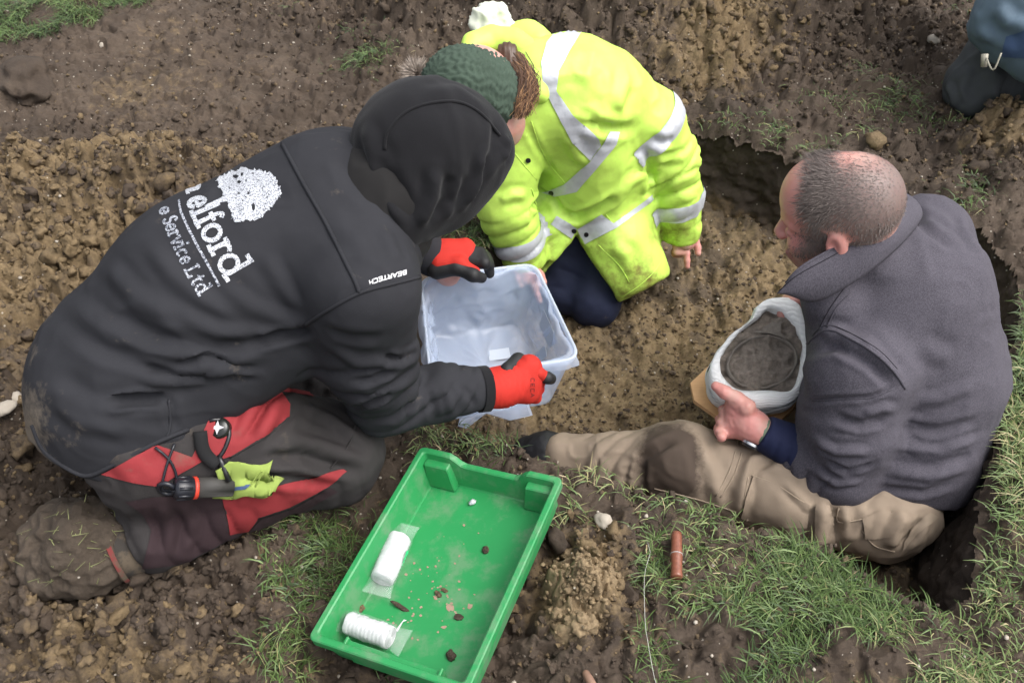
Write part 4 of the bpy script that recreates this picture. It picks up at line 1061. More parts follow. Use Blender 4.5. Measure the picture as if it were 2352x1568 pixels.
def person_B():
    T = thing('person', (.22, 1.95, -.28), 'person kneeling in the trench in a yellow high-visibility coat and green bobble hat', 'person')
    hip = V(.235, 1.985, -.02); waist = V(.205, 1.95, .14); chest = V(.135, 1.90, .33); neck = V(.055, 1.855, .40); head = atd(1085, 212, 1.96)
    shL = V(.242, 1.925, .318); shR = V(.015, 1.845, .30)
    elL = at(1545, 365, .125); wrL = at(1565, 525, -.095); elR = at(1160, 470, .10); wrR = at(1205, 585, -.06)
    knL = at(1366, 690, -.225); knR = at(1290, 660, -.225)
    hL = V(.30, 2.02, -.08); hR = V(.16, 2.02, -.08); anL = knL + V(.04, .36, -.03); anR = knR + V(.02, .36, -.03)
    B = Field((-.25, 1.5, -.33), (.62, 2.45, .60), .009)
    B.chain([hip, waist, chest, neck], [.11, .10, .10, .05], .04); B.cone(neck, head, .045, .05, .03)
    for a, b, c in ((shL, elL, wrL), (shR, elR, wrR)): B.cone(chest, a, .05, .042, .03); B.chain([a, b, c], [.04, .034, .022], .015)
    for a, b, c in ((hL, knL, anL), (hR, knR, anR)): B.chain([a, b], [.075, .05], .04); B.chain([b, c, c + V(0, .08, 0)], [.045, .032, .03], .02)
    # near hand: a loose fist with the forefinger out; the other behind the box
    for w, kx, tgt in ((wrL, at(1578, 562, -.125), at(1578, 606, -.17)), (wrR, at(1222, 640, -.10), at(1250, 690, -.12))):
        d = unit(kx - w); B.cone(w, w + d * .04, .022, .024, .012)
    body = surf_obj('body', B.mesh(1), M_skin, T); skin = []
    for w, kx, tip, sgn in ((wrL, at(1572, 560, -.125), at(1576, 607, -.165), 1), (wrR, at(1222, 638, -.09), at(1246, 692, -.13), -1)):
        F = Field(np.minimum(np.minimum(w, kx), tip) - .07, np.maximum(np.maximum(w, kx), tip) + .07, .0028)
        d = unit(kx - w); sx = unit(np.cross(d, V(0, -.7, .7))) * sgn
        F.cone(w, w + d * .02, .021, .022, .01); F.cone(w + d * .015, kx + sx * .016, .021, .014, .012); F.cone(w + d * .015, kx - sx * .016, .021, .013, .012); F.cone(kx + sx * .018, kx - sx * .018, .012, .011, .01)
        dn = unit(tip - kx)
        finger(F, kx + sx * -.004, (dn, dn + V(0, .0, -.15), dn + V(0, .1, -.3)), (.026, .020, .016), .0095, .0075)
        for i, o in enumerate((.007, .017, .024)):
            finger(F, kx + sx * o, (dn * .8 + V(0, -.1, -.2), V(0, .5, -.8) + sx * .05, V(-.1, .8, .1)), (.022 - .002 * i, .018, .012), .0090, .0075)
        finger(F, w + d * .02 - sx * .02, (d - sx * .6, d - sx * .1, dn), (.022, .020, .016), .0110, .0082)
        S = F.mesh(1); skin.append(surf_obj('hand', S, M_skin, T, {'flush': np.clip(.35 + .5 * noise3(S.v, 50, 3), 0, 1)}))
    hu = unit(V(-.55, -.35, .45)); ff = unit(V(-.10, -.66, -.70)); ff = unit(ff - hu * (ff @ hu)); H0 = frame(ff, hu); ls = H0[2]
    hd = atd(1070, 208, 1.95) - hu * .035 + ff * .004
    F = Field(hd - .19, hd + .19, .0034); head_shape(F, lambda a, b, c: hd + .90 * (ff * a + hu * b + ls * c), H0 / 1.0)
    F.cone(hd - hu * .05 - ff * .02, neck, .045, .045, .03)
    skin.append(surf_obj('head', F.mesh(2), M_skin, T)); fuse(body, skin)
    # ---- trousers
    F = Field((-.02, 1.55, -.33), (.52, 2.2, .1), .006)
    for a, b, c in ((hL, knL, anL), (hR, knR, anR)):
        F.chain([a, .5 * (a + b) + V(0, -.01, .02), b], [.085, .080, .070], .03); F.chain([b, c], [.064, .05], .03)
    S = F.mesh(2); S.lumps(.005, 16, 3, 8); S.limb_wrinkles(hL, knL, .007, .04, .3, 1.1, .13, 5); S.limb_wrinkles(hR, knR, .007, .04, .3, 1.1, .13, 6)
    surf_obj('trousers', S, M_navy, T)
    # ---- coat
    F = Field((-.12, 1.55, -.30), (.62, 2.3, .60), .0056)
    F.chain([hip + V(0, 0, -.02), waist, chest], [.152, .146, .138], .05); F.cone(chest, neck, .108, .07, .05)
    F.chain([hip + V(.0, .0, -.02), V(.235, 1.96, -.15)], [.165, .172], .05)
    F.cone(V(.17, 1.82, -.14), V(.32, 1.83, -.15), .075, .085, .05); F.cone(V(.10, 1.88, -.02), V(.085, 1.86, -.13), .075, .075, .05); F.cone(V(.28, 1.82, -.04), V(.335, 1.80, -.17), .07, .075, .05)
    tp = at(1328, 535, -.0); pl = at(1252, 622, -.14); pr = at(1423, 692, -.18)
    # skirt hem: the far corner lower, and the gap of the open front
    F.plane(V(.23, 1.93, -.215), V(.03, .05, -1), .006)
    F.plane(at(1423, 692, -.175), V(.45, -.62, -.62), .006)
    nl = np.cross(V(*(pl - tp)), V(0, .75, -.66)); nl = nl if nl[0] < 0 else -nl
    nr = np.cross(V(*(pr - tp)), V(0, .75, -.66)); nr = nr if nr[0] > 0 else -nr
    F.wedge([(tp, nl), (tp, nr), (V(0, 1.95, 0), V(0, 1, 0))], .006)
    F.cone(shL * .8 + chest * .2, shR * .8 + chest * .2, .088, .085, .05)
    F.chain([shL, .5 * (shL + elL) + V(.012, .0, .012), elL], [.080, .075, .064], .035); F.chain([elL, .5 * (elL + wrL), wrL], [.064, .060, .053], .025)
    F.chain([shR, elR], [.082, .068], .035); F.chain([elR, wrR], [.068, .056], .025)
    dL, dR = unit(wrL - elL), unit(wrR - elR)
    F.ell(wrL + dL * .062, (.07, .07, .05), frame(V(1, 0, 0), np.cross(dL, V(1, 0, 0))) if False else None, .004, 'cut')
    F.ell(wrR + dR * .062, (.07, .07, .05), None, .004, 'cut')
    S = F.mesh(2)
    S.lumps(.005, 9, 3, 51); S.crinkle(.0042, 13, 360)
    S.limb_wrinkles(shL, elL, .010, .055, .45, 1.05, .13, 61, .6, .6); S.limb_wrinkles(elL, wrL, .009, .045, 0, 1., .11, 62, .5, .4); S.limb_wrinkles(elR, wrR, .009, .045, 0, 1., .10, 63, .5, .4)
    S.folds([(z2([(1040, 545), (1080, 580), (1180, 600), (1260, 590)]), -.014, .014), (z2([(1330, 690), (1340, 780), (1345, 900)]), -.012, .012), (z2([(1240, 330), (1210, 420), (1180, 520)]), .009, .018),
             (z2([(960, 620), (1000, 720), (1060, 760)]), .008, .016), (z2([(1160, 950), (1240, 850), (1320, 780)]), .009, .018), (z2([(930, 980), (1000, 1000), (1100, 960), (1200, 900)]), -.016, .012),
             (z2([(820, 870), (900, 920), (930, 980)]), -.008, .010), (z2([(1100, 300), (1110, 400), (1090, 500)]), -.006, .016), (z2([(1340, 640), (1400, 660), (1450, 640)]), -.009, .012),
             (z2([(1370, 740), (1430, 730), (1500, 720)]), .008, .012), (z2([(760, 560), (820, 680), (900, 800)]), -.004, .008), (z2([(1150, 1120), (1230, 1180), (1250, 1280)]), .007, .016), (z2([(640, 930), (700, 900), (770, 900)]), .008, .012), (z2([(830, 900), (800, 960), (800, 1020)]), -.010, .012)])
    dirt = np.clip(.9 * sstep(.06, -.14, S.v[:, 2]) + .25, 0, 1)
    ct = surf_obj('coat', S, M_hv, T, {'dirt': dirt}); tree = S.bvh()
    armL = lambda v: (v[:, 0] > .33)
    dU = unit(elL - shL)
    u0 = shL + dU * .105; band('reflective_band', S, u0, u0 + dU * .052, M_tape, ct, .0024, lambda v: np.linalg.norm(np.cross(v - shL, dU), axis=1) < .108)
    u1 = elL + dL * .105; band('reflective_band', S, u1, u1 + dL * .052, M_tape, ct, .0024, lambda v: np.linalg.norm(np.cross(v - elL, dL), axis=1) < .10)
    u2 = elR + dR * .085; band('reflective_band', S, u2, u2 + dR * .052, M_tape, ct, .0024, lambda v: np.linalg.norm(np.cross(v - elR, dR), axis=1) < .085)
    tp_ = lambda pl: patch('reflective_band', tree, z2(pl), M_tape, ct, .0026)
    tp_([(915, 132), (1035, 128), (965, 240), (915, 330), (905, 420), (980, 530), (1100, 640), (1110, 670), (1060, 740), (980, 660), (890, 490), (845, 400), (835, 290), (860, 200)])
    patch('reflective_band', tree, z2([(1195, 610), (1180, 665), (1090, 775), (1000, 882), (900, 905), (840, 890), (940, 850), (1060, 742), (1120, 660), (1150, 608)]), M_tape, ct, .0034)
    tp_([(905, 995), (1000, 1050), (975, 1100), (880, 1035)])
    tp_([(1000, 1055), (1115, 988), (1170, 1030), (1345, 900), (1352, 920), (1185, 1050), (1040, 1125)])
    for pl in ([(700, 690), (780, 790), (860, 880), (905, 930), (920, 985)], [(790, 560), (850, 720), (950, 850)], [(1110, 955), (1165, 1030)], [(790, 870), (830, 1000), (860, 1060)], [(1100, 1130), (1200, 1230), (1240, 1300)], [(1190, 1380), (1290, 1315), (1370, 1235), (1405, 1160)]):
        seam('seam', tree, z2(pl), M_hv, ct, .0012)
    for x, y in ((772, 738), (885, 888), (986, 1062), (1046, 1080)):
        q = z2([(x, y)])[0]; patch('popper', tree, [(q[0] + 6 * math.cos(a), q[1] + 6 * math.sin(a)) for a in np.linspace(0, 6.28, 12)[:-1]], M_popper, ct, .0042, 3)
    # ---- folded-down hood
    F = Field((-.22, 1.65, .22), (.30, 2.15, .62), .0046)
    ring = [atd(1070, 130, 1.99), atd(1088, 102, 2.01), atd(1130, 92, 2.03), atd(1180, 104, 2.03), atd(1215, 130, 2.01), atd(1236, 180, 1.99), atd(1240, 215, 1.98)]
    F.chain(ring, [.020, .026, .030, .034, .034, .030, .024], .02)
    F.chain([atd(1180, 82, 2.09), atd(1215, 82, 2.10), atd(1240, 100, 2.09)], [.024, .030, .034], .03)
    S = F.mesh(2); S.lumps(.006, 18, 3, 71); surf_obj('coat_hood', S, M_hv, T, {'dirt': np.zeros(len(S.v))})
    F = Field((-.22, 1.75, .28), (.20, 2.2, .66), .0042)
    F.chain([atd(1108, 48, 2.07), atd(1130, 52, 2.09), atd(1172, 82, 2.09)], [.030, .038, .026], .02, V(.3, .7, -.6), .26)
    S = F.mesh(2); S.lumps(.010, 20, 3, 72); S.crinkle(.006, 22, 73); surf_obj('hood_lining', S, M_whitecloth, T)
    # ---- knitted hat
    F = Field((-.30, 1.58, .24), (.12, 1.95, .60), .004)
    hc = atd(1070, 208, 1.95); H = frame(hu, V(.3, .6, .8))
    F.ell(hc, (.100, .092, .092), H, .02); F.ell(hc - hu * .04, (.07, .094, .094), H, .02)
    S = F.mesh(2)
    q = (S.v - hc) @ H.T; an = np.arctan2(q[:, 1], q[:, 2]); r_ = np.hypot(q[:, 1], q[:, 2])
    cab = np.abs(np.sin(an * 7)) ** .7; tw = np.abs(np.sin(an * 14 + 1.2 * np.sin(q[:, 0] * 110)))
    S.disp((.0042 * cab * tw + .002 * np.sin(q[:, 0] * 520 + 1.5 * np.sin(an * 14))) * sstep(0, .03, r_))
    surf_obj('knitted_hat', S, M_knit, T)
    bv, bf = IC3 if 'IC3' in globals() else (None, None)
    pc = atd(958, 170, 1.96); rg = np.random.default_rng(3)
    v = []; f = []
    for i in range(900):
        dd = unit(rg.normal(size=3)); a = pc + dd * .012; b = pc + dd * (.034 + .012 * rg.random()) + rg.normal(size=3) * .004; w = unit(np.cross(dd, rg.normal(size=3))) * .0012
        n0 = len(v); v += [a - w, a + w, b]; f.append((n0, n0 + 1, n0 + 2))
    obj('pompom', v, f, M_pom, T)
    # ---- hair falling beside the face
    v = []; f = []; tn = []
    for i in range(800):
        t0 = rg.random(); a = atd(1172 + 24 * t0 + rg.normal() * 4, 120 + 70 * rg.random(), 1.955 + .02 * rg.random())
        e = atd(1186 + 30 * rg.random() ** 1.5 + rg.normal() * 5, 215 + 58 * rg.random(), 1.93 + .02 * rg.random())
        m_ = .5 * (a + e) + V(.008 + .026 * rg.random(), -.005, .006 * rg.normal()); wv = rg.random() * 6
        pts = [np.array(p) + V(.006 * math.sin(wv + j * 1.6), 0, .004 * math.cos(wv + j)) for j, p in enumerate(spline([a, m_, e], .025))]
        wd_ = .0011; n0 = len(v); tn += [rg.random() ** 1.4] * (2 * len(pts))
        for j, p in enumerate(pts): s_ = wd_ * (1 - .7 * j / len(pts)); v += [p - V(s_, 0, 0), p + V(s_, -.0005, 0)]
        f += [(n0 + 2 * j, n0 + 2 * j + 1, n0 + 2 * j + 3, n0 + 2 * j + 2) for j in range(len(pts) - 1)]
    obj('hair', v, f, M_hair, T, True, {'tone': tn})
    F = Field((-.08, 1.62, .22), (.14, 1.92, .52), .004)
    F.chain([atd(1165, 125, 1.98), atd(1192, 190, 1.975), atd(1184, 240, 1.955)], [.024, .018, .008], .02)
    S = F.mesh(1); S.disp(.004 * np.abs(np.sin(S.v[:, 0] * 300 + S.v[:, 2] * 40))); surf_obj('hair', S, M_hair, T, {'tone': np.full(len(S.v), .15)})
    return T
person_B()
# ================================================================== PERSON sitting in the trench in the grey jacket
M_gjack = cloth('grey_melange', (.052, .048, .060), .9, .2, weave=700, wstr=.25, fleck=(.092, .085, .104))
M_cstitch = cloth('grey_stitch', (.02, .018, .024), .9, .1)
M_cnavy = cloth('navy_sleeve', (.008, .012, .042), .8, .15)
M_beige = cloth('beige_work_trousers', (.250, .196, .146), .85, .16, weave=800, wstr=.2, mud=.72, mudcol=(.15, .105, .07), mudscale=6, soil=9, soilcol=(.062, .045, .034))
M_kneemud = cloth('knee_mud', (.105, .072, .048), .85, .3, weave=600, wstr=.3)
M_bstitch = cloth('beige_stitch', (.27, .215, .16), .85, .1)
M_strap = plastic('watch_strap', (.11, .15, .10), .6)
M_watch = plastic('watch_case', (.03, .03, .035), .25, spec=.6)
M_steel, t_, b_ = nt('watch_rim'); b_.inputs['Base Color'].default_value = (.6, .6, .62, 1); b_.inputs['Metallic'].default_value = 1; b_.inputs['Roughness'].default_value = .3
M_shoe = plastic('black_shoe', (.012, .012, .014), .6, .3, bumpy=.4)
M_short = cloth('short_hair', (.125, .103, .094), .75, .35)

def person_C():
    T = thing('person', (.75, 1.2, -.28), 'balding person sitting in the trench in a grey jacket and beige trousers', 'person')
    pel = V(.825, 1.20, -.16); mid = V(.850, 1.285, .03); up = V(.797, 1.345, .195); nk = V(.680, 1.345, .295)
    hd = atd(1930, 468, 1.64)
    shN = V(.665, 1.185, .130); shF = V(.86, 1.475, .235)
    elN = at(1925, 1080, -.085); wrN = at(1738, 985, -.03); elF = V(.86, 1.58, -.02); wrF = V(.68, 1.50, .04)
    hipN = V(.785, 1.105, -.19); knN = at(1555, 1065, -.15); anN = at(1300, 1050, -.235)
    hipF = V(.83, 1.29, -.19); knF = V(.60, 1.50, -.20); anF = V(.74, 1.22, -.245)
    f_ = unit(V(-.90, .30, -.27)); H = frame(f_, V(-.25, .06, .95)); u_ = H[1]; r_ = H[2]     # forward, up, third axis
    l_ = r_ if r_[1] < 0 else -r_                                                              # towards the ear we see
    def h(a, b, c): return hd + f_ * a + u_ * b + l_ * c
    # ---- body
    B = Field((.02, .92, -.33), (1.08, 1.75, .60), .009)
    B.chain([pel, mid, up, nk], [.12, .115, .11, .05], .04); B.cone(nk, h(-.03, -.06, 0), .05, .05, .03)
    for a, b, c in ((shN, elN, wrN), (shF, elF, wrF)): B.cone(up, a, .07, .055, .04); B.chain([a, b, c], [.05, .042, .028], .02)
    for a, b, c in ((hipN, knN, anN), (hipF, knF, anF)): B.chain([a, b], [.08, .055], .04); B.chain([b, c, c + unit(c - b) * .04], [.05, .035, .03], .02)
    body = surf_obj('body', B.mesh(1), M_skin, T); skin = []
    # ---- head and neck (same skin, finer)
    F = Field(hd - .20, hd + .20, .0028)
    head_shape(F, h, H)
    F.chain([h(-.030, -.05, 0), nk + V(0, 0, .02)], [.057, .050], .03)
    S = F.mesh(2)
    q = (S.v - hd) @ np.array([f_, u_, l_]).T; a_, b_, c_ = q.T
    beard = sstep(-.055, -.085, b_) * sstep(-.015, .015, a_) * (1 - .75 * np.exp(-(((a_ - .07) / .02) ** 2 + ((b_ + .075) / .02) ** 2)))
    hairline = sstep(.075, .030, a_ + .25 * np.maximum(b_ - .05, 0) - .35 * np.maximum(-.0 - b_, 0)) * sstep(-.075, -.045, b_ + .2 * np.maximum(a_, 0) - .4 * np.maximum(-a_ - .02, 0))
    bald = np.exp(-(((a_ + .022) / .042) ** 2 + ((c_ + .01) / .034) ** 2)) * (b_ > .02)
    hair = np.clip(hairline * (1 - .9 * bald), 0, 1)
    ear = np.exp(-(((a_ - .004) / .028) ** 2 + ((b_ + .038) / .035) ** 2)) * (np.abs(c_) > .076); hair = hair * (1 - np.clip(2.5 * ear, 0, 1))
    flush = np.clip(.55 * sstep(.05, .09, a_) + .4 * np.exp(-(((a_ - .06) / .03) ** 2 + ((b_ + .05) / .03) ** 2)) + .6 * ear + .25 * noise3(S.v, 30, 9), 0, 1)
    skin.append(surf_obj('head', S, M_skin, T, {'stubble': np.clip(.60 * beard, 0, 1), 'crop': np.clip(.92 * hair, 0, 1), 'flush': flush}))
    # short hair
    N = S.normals(); rg = np.random.default_rng(11); pr = hair * (c_ > -.07) * (.45 + .55 * sstep(-.01, .05, b_) * sstep(-.05, .03, a_)); pr = pr / pr.sum(); idx = rg.choice(len(S.v), 11000, p=pr)
    P = S.v[idx]; nn = N[idx]; thin = hair[idx]
    top = sstep(-.02, .05, b_[idx])
    fl = f_ * (.55 + .0 * top)[:, None] * (.4 + .9 * top)[:, None] + u_ * (-.75 * (1 - top))[:, None] + nn * .22 + rg.normal(size=(len(P), 3)) * .22
    fl /= np.linalg.norm(fl, axis=1)[:, None]
    L = (.005 + .010 * top * sstep(.02, .07, a_[idx] + .04)) * (.6 + .8 * rg.random(len(P)))
    side = np.cross(fl, nn); side /= np.maximum(np.linalg.norm(side, axis=1), 1e-6)[:, None]; w = .00032 + .0002 * rg.random(len(P))
    m1 = P + fl * (L * .55)[:, None] + nn * (L * .12)[:, None]; e1 = P + fl * L[:, None]
    v = np.stack([P - side * w[:, None], P + side * w[:, None], m1 + side * (w * .8)[:, None], m1 - side * (w * .8)[:, None], e1], 1).reshape(-1, 3)
    n5 = np.arange(len(P)) * 5
    f = [(a, a + 1, a + 2, a + 3) for a in n5] + [(a + 3, a + 2, a + 4) for a in n5]
    obj('hair', v, f, M_short, T)
    # ---- hands
    F = Field((.36, 1.12, -.14), (.64, 1.38, .10), .0027)
    kn = at(1684, 948, -.02); d = unit(kn - wrN)
    F.chain([wrN + V(.02, -.01, -.01), wrN, wrN + d * .02], [.029, .028, .028], .01)
    k1, k4 = at(1690, 930, .0), at(1672, 985, -.05)
    F.cone(wrN + d * .015, k1, .027, .020, .02); F.cone(wrN + d * .015, k4, .027, .018, .02); F.cone(k1, k4, .018, .016, .015)
    tb = at(1715, 935, .015); F.chain([tb, at(1690, 915, .022), at(1664, 900, .030), at(1645, 887, .034)], [.019, .0145, .0125, .0105], .010)
    for i in range(4):
        t = i / 3; b = k1 * (1 - t) + k4 * t; b = b + d * .004
        finger(F, b, (at(1646 + 4 * i, 962 + 13 * i, -.045) - b, V(.10, .65, -.45), V(.6, .6, -.1)), (.032, .024, .016), .0106, .0088, .0025)
    S = F.mesh(1); S.disp(.0007 * noise3(S.v, 130, 4)); skin.append(surf_obj('hand', S, M_skin, T, {'flush': np.clip(.45 + .6 * noise3(S.v, 35, 5), 0, 1)}))
    F = Field((.50, 1.40, -.06), (.72, 1.64, .16), .0032)
    F.chain([wrF, at(1848, 690, .08)], [.027, .026], .01)
    kF = at(1825, 690, .075)
    for i in range(4): finger(F, kF + V(0, .012 * (i - 1.5), -.012 * (i - 1.5)), (V(-.7, -.3, -.1), V(-.5, -.6, -.5), V(0, -.6, -.7)), (.03, .02, .016), .0105, .0085)
    F.cone(wrF, kF, .026, .024, .02)
    S = F.mesh(1); skin.append(surf_obj('hand', S, M_skin, T, {'flush': np.full(len(S.v), .35)})); fuse(body, skin)
    # ---- trousers
    F = Field((.04, .92, -.33), (1.08, 1.65, .02), .0054)
    F.cone(hipN, hipF, .108, .11, .05)
    F.chain([hipN, .55 * hipN + .45 * knN + V(0, -.01, .0), knN + V(0, 0, -.005)], [.105, .100, .080], .04)
    F.chain([knN, .5 * (knN + anN) + V(0, 0, -.012), anN], [.080, .066, .056], .03)
    F.chain([hipF, knF], [.11, .085], .04); F.chain([knF, anF], [.075, .055], .03)
    S = F.mesh(2); S.lumps(.007, 12, 3, 81); S.crinkle(.0048, 15, 390)
    S.limb_wrinkles(hipN, knN, .009, .06, .1, .7, .15, 82, .6, .8); S.limb_wrinkles(knN, anN, .008, .05, .35, 1.1, .11, 83, .5, .5)
    S.folds([(z3([(60, 1080), (-60, 1150), (-70, 1250), (-50, 1290)]), -.010, .012), (z3([(120, 1090), (180, 1200), (200, 1320)]), .007, .014), (z3([(330, 1130), (290, 1240), (260, 1350)]), .010, .014), (z3([(400, 1150), (330, 1180), (300, 1260)]), -.009, .010),
             (z3([(560, 1300), (540, 1380), (530, 1450)]), .014, .012), (z3([(590, 1310), (600, 1380), (590, 1440)]), -.012, .012), (z3([(700, 1310), (690, 1370), (640, 1440)]), .008, .012), (z3([(840, 1340), (800, 1400), (780, 1460)]), .012, .014), (z3([(900, 1350), (860, 1420), (810, 1470)]), -.010, .010), (z3([(420, 1230), (500, 1310), (530, 1330)]), .007, .009)])
    kp = at(*z3([(40, 1170)])[0], -.085); so_ = 1.3 * np.exp(-(np.linalg.norm((S.v - kp) / V(.068, .105, .105), axis=1)) ** 3) + .35 * sstep(-.2, -.3, S.v[:, 2])
    tr = surf_obj('trousers', S, M_beige, T, {'soil': so_}); tree = S.bvh()
    pk = lambda pl, o=.0045: patch('pocket', tree, z3(pl), M_beige, tr, o)
    pk([(312, 1212), (400, 1240), (505, 1312), (498, 1385), (380, 1385), (275, 1352), (288, 1290)]); pk([(690, 1355), (760, 1325), (840, 1345), (790, 1420), (700, 1425)]); pk([(535, 1310), (590, 1315), (600, 1440), (530, 1452)], .006)
    for pl in ([(270, 1085), (235, 1200), (190, 1280)], [(290, 1090), (255, 1205), (205, 1285)], [(300, 1215), (285, 1300), (270, 1355)], [(310, 1210), (400, 1245), (500, 1310)], [(610, 1320), (605, 1370), (690, 1360)], [(700, 1420), (760, 1390), (820, 1370)], [(-20, 1255), (120, 1290), (260, 1335)], [(690, 1400), (730, 1450), (800, 1470)]):
        seam('seam', tree, z3(pl), M_bstitch, tr, .0016)
    patch('pocket_flap', tree, z3([(825, 1470), (880, 1410), (945, 1350), (915, 1335), (850, 1390)]), M_bstitch, tr, .004)
    # ---- jacket
    F = Field((.42, .92, -.24), (1.12, 1.78, .48), .0052)
    bk = V(.8, .2, .3)
    F.chain([pel + V(.01, .01, .03), mid, up], [.160, .160, .152], .05); F.cone(up, nk, .125, .080, .05)
    F.cone(pel + V(.02, 0, -.02), pel + V(.015, .02, .05), .150, .16, .05)
    F.plane(at(2150, 1172, -.12), V(-.12, -.35, -.93), .006)
    F.cone(shN * .85 + up * .15, shF * .85 + up * .15, .096, .088, .05)
    F.chain([shN, .5 * (shN + elN) + V(.0, -.005, 0), elN], [.094, .086, .072], .035); F.chain([elN, .62 * elN + .38 * wrN], [.070, .060], .025)
    F.chain([shF, elF, wrF], [.09, .07, .05], .03)
    cfp = .58 * elN + .42 * wrN
    F.cone(atd(1912, 690, 1.735), atd(1925, 800, 1.82), .058, .056, .03)
    F.cone(up + V(-.06, -.02, -.02), V(.70, 1.22, .0), .11, .09, .05); F.cone(V(.70, 1.24, .0), V(.72, 1.22, -.1), .09, .09, .04)
    S = F.mesh(2); S.lumps(.005, 8, 3, 91); S.crinkle(.0028, 15, 380, V(.3, -.2, .8))
    S.limb_wrinkles(shN, elN, .008, .045, .3, .8, .13, 92, .5, .6); S.limb_wrinkles(elN, wrN, .009, .034, .15, .6, .09, 93, .5, .6)
    S.folds([(z3([(500, 960), (600, 950), (720, 945), (800, 910)]), -.005, .006), (z3([(480, 780), (560, 720), (700, 760), (800, 870), (835, 920)]), .010, .014), (z3([(500, 800), (600, 770), (720, 830), (800, 910)]), -.008, .010),
             (z3([(860, 960), (960, 950), (1080, 900)]), .005, .012), (z3([(800, 1050), (950, 1060), (1100, 1020)]), -.006, .012), (z3([(780, 1110), (950, 1130), (1100, 1080)]), .007, .010), (z3([(770, 1160), (940, 1180), (1090, 1130)]), -.006, .009), (z3([(760, 1200), (920, 1220), (1070, 1180)]), .006, .009), (z3([(730, 1250), (900, 1270), (1030, 1230)]), -.006, .010),
             (z3([(850, 310), (920, 380), (1000, 430)]), -.010, .014), (z3([(870, 290), (950, 330), (1060, 400)]), .006, .016), (z3([(1060, 300), (1040, 380), (1090, 460)]), .006, .014), (z3([(880, 760), (940, 800), (1000, 810)]), .005, .016),
             (z3([(520, 1090), (600, 1130), (720, 1130)]), .008, .010), (z3([(560, 1160), (640, 1200), (730, 1170)]), -.008, .009), (z3([(520, 1190), (600, 1240), (690, 1230)]), .007, .009), (z3([(590, 1010), (680, 1040), (780, 1020)]), -.007, .010), (z3([(690, 1000), (760, 980), (800, 990)]), .007, .009)])
    jk = surf_obj('jacket', S, M_gjack, T); tree = S.bvh()
    seam('seam', tree, z3([(480, 790), (560, 715), (650, 745), (740, 800), (800, 860), (835, 915)]), M_gjack, jk, .0028); seam('stitching', tree, z3([(490, 772), (563, 700), (655, 730), (748, 786), (808, 848)]), M_cstitch, jk, .0009)
    seam('stitching', tree, z3([(880, 345), (800, 420), (720, 490), (640, 560), (580, 640), (545, 705)]), M_cstitch, jk, .0010)
    seam('seam', tree, z3([(520, 955), (620, 950), (720, 945), (800, 912)]), M_gjack, jk, .0018)
    seam('seam', tree, z3([(570, 705), (600, 640), (650, 590)]), M_gjack, jk, .0016)
    # undersleeve and watch
    d = unit(wrN - elN); F = Field((.44, 1.0, -.2), (.8, 1.32, .06), .0045)
    F.chain([.75 * elN + .25 * wrN, wrN - d * .012], [.055, .038], .02)
    F.plane(wrN - d * .014, d, .004)
    S = F.mesh(2); S.limb_wrinkles(elN, wrN, .004, .03, .3, 1, .08, 7); surf_obj('sleeve', S, M_cnavy, T)
    v, f = tube([wrN - d * .013, wrN + d * .009], .0312, 28, False); w = obj('watch', v, f, M_strap, T)
    wc = wrN - d * .002; sd_ = unit(V(-.15, -.72, -.68)); sd_ = unit(sd_ - d * (sd_ @ d))
    v, f = tube([wc + sd_ * .030, wc + sd_ * .041], [.019, .0175], 20); obj('watch_case', v, f, M_watch, w)
    v, f = tube([wc + sd_ * .031, wc + sd_ * .036], .0195, 20, False); obj('watch_rim', v, f, M_steel, w)
    # ---- stand-up collar: a curved sheet with thickness
    tp = [atd(1795, 663, 1.64), atd(1840, 614, 1.615), atd(1930, 562, 1.615), atd(2012, 511, 1.605), atd(2052, 474, 1.645), atd(2068, 448, 1.73), atd(2030, 430, 1.88), atd(1950, 470, 1.90), atd(1880, 560, 1.86)]
    bt = [atd(1797, 668, 1.645), atd(1868, 692, 1.655), atd(1940, 660, 1.635), atd(2022, 602, 1.625), atd(2085, 540, 1.66), atd(2116, 488, 1.76), atd(2070, 470, 1.91), atd(1980, 520, 1.94), atd(1900, 620, 1.89)]
    tp = np.array(spline(tp, .012)); bt = np.array(spline(bt, .012)); n = 60
    def rs(P, n):
        g = np.r_[0, np.cumsum(np.linalg.norm(np.diff(P, axis=0), axis=1))]; u = np.linspace(0, g[-1], n); return np.stack([np.interp(u, g, P[:, i]) for i in range(3)], 1)
    tp = rs(tp, n); bt = rs(bt, n); cen = nk + V(-.02, .03, .05)
    v = []; f = []; nv = 10
    for side in (0, 1):
        for i in range(n):
            for j in range(nv):
                t = j / (nv - 1); p = tp[i] * (1 - t) + bt[i] * t; o = p - cen; o[2] *= .3; o = unit(o)
                v.append(p + o * (.012 * math.sin(math.pi * t) + (.0035 if side == 0 else 0) - .010 * (1 - t) * 0))
    def ix(s, i, j): return s * n * nv + i * nv + j
    for i in range(n - 1):
        for j in range(nv - 1):
            f.append((ix(0, i, j), ix(0, i, j + 1), ix(0, i + 1, j + 1), ix(0, i + 1, j))); f.append((ix(1, i, j), ix(1, i + 1, j), ix(1, i + 1, j + 1), ix(1, i, j + 1)))
        for j in (0, nv - 1):
            q = (ix(0, i, j), ix(0, i + 1, j), ix(1, i + 1, j), ix(1, i, j)); f.append(q if j == 0 else q[::-1])
    for i in (0, n - 1):
        for j in range(nv - 1): q = (ix(0, i, j), ix(1, i, j), ix(1, i, j + 1), ix(0, i, j + 1)); f.append(q if i == 0 else q[::-1])
    cl = obj('collar', v, f, M_gjack, T)
    v, f = tube(tp[1:] + V(0, 0, .001), .0026, 8); obj('collar_edge', v, f, M_gjack, cl)
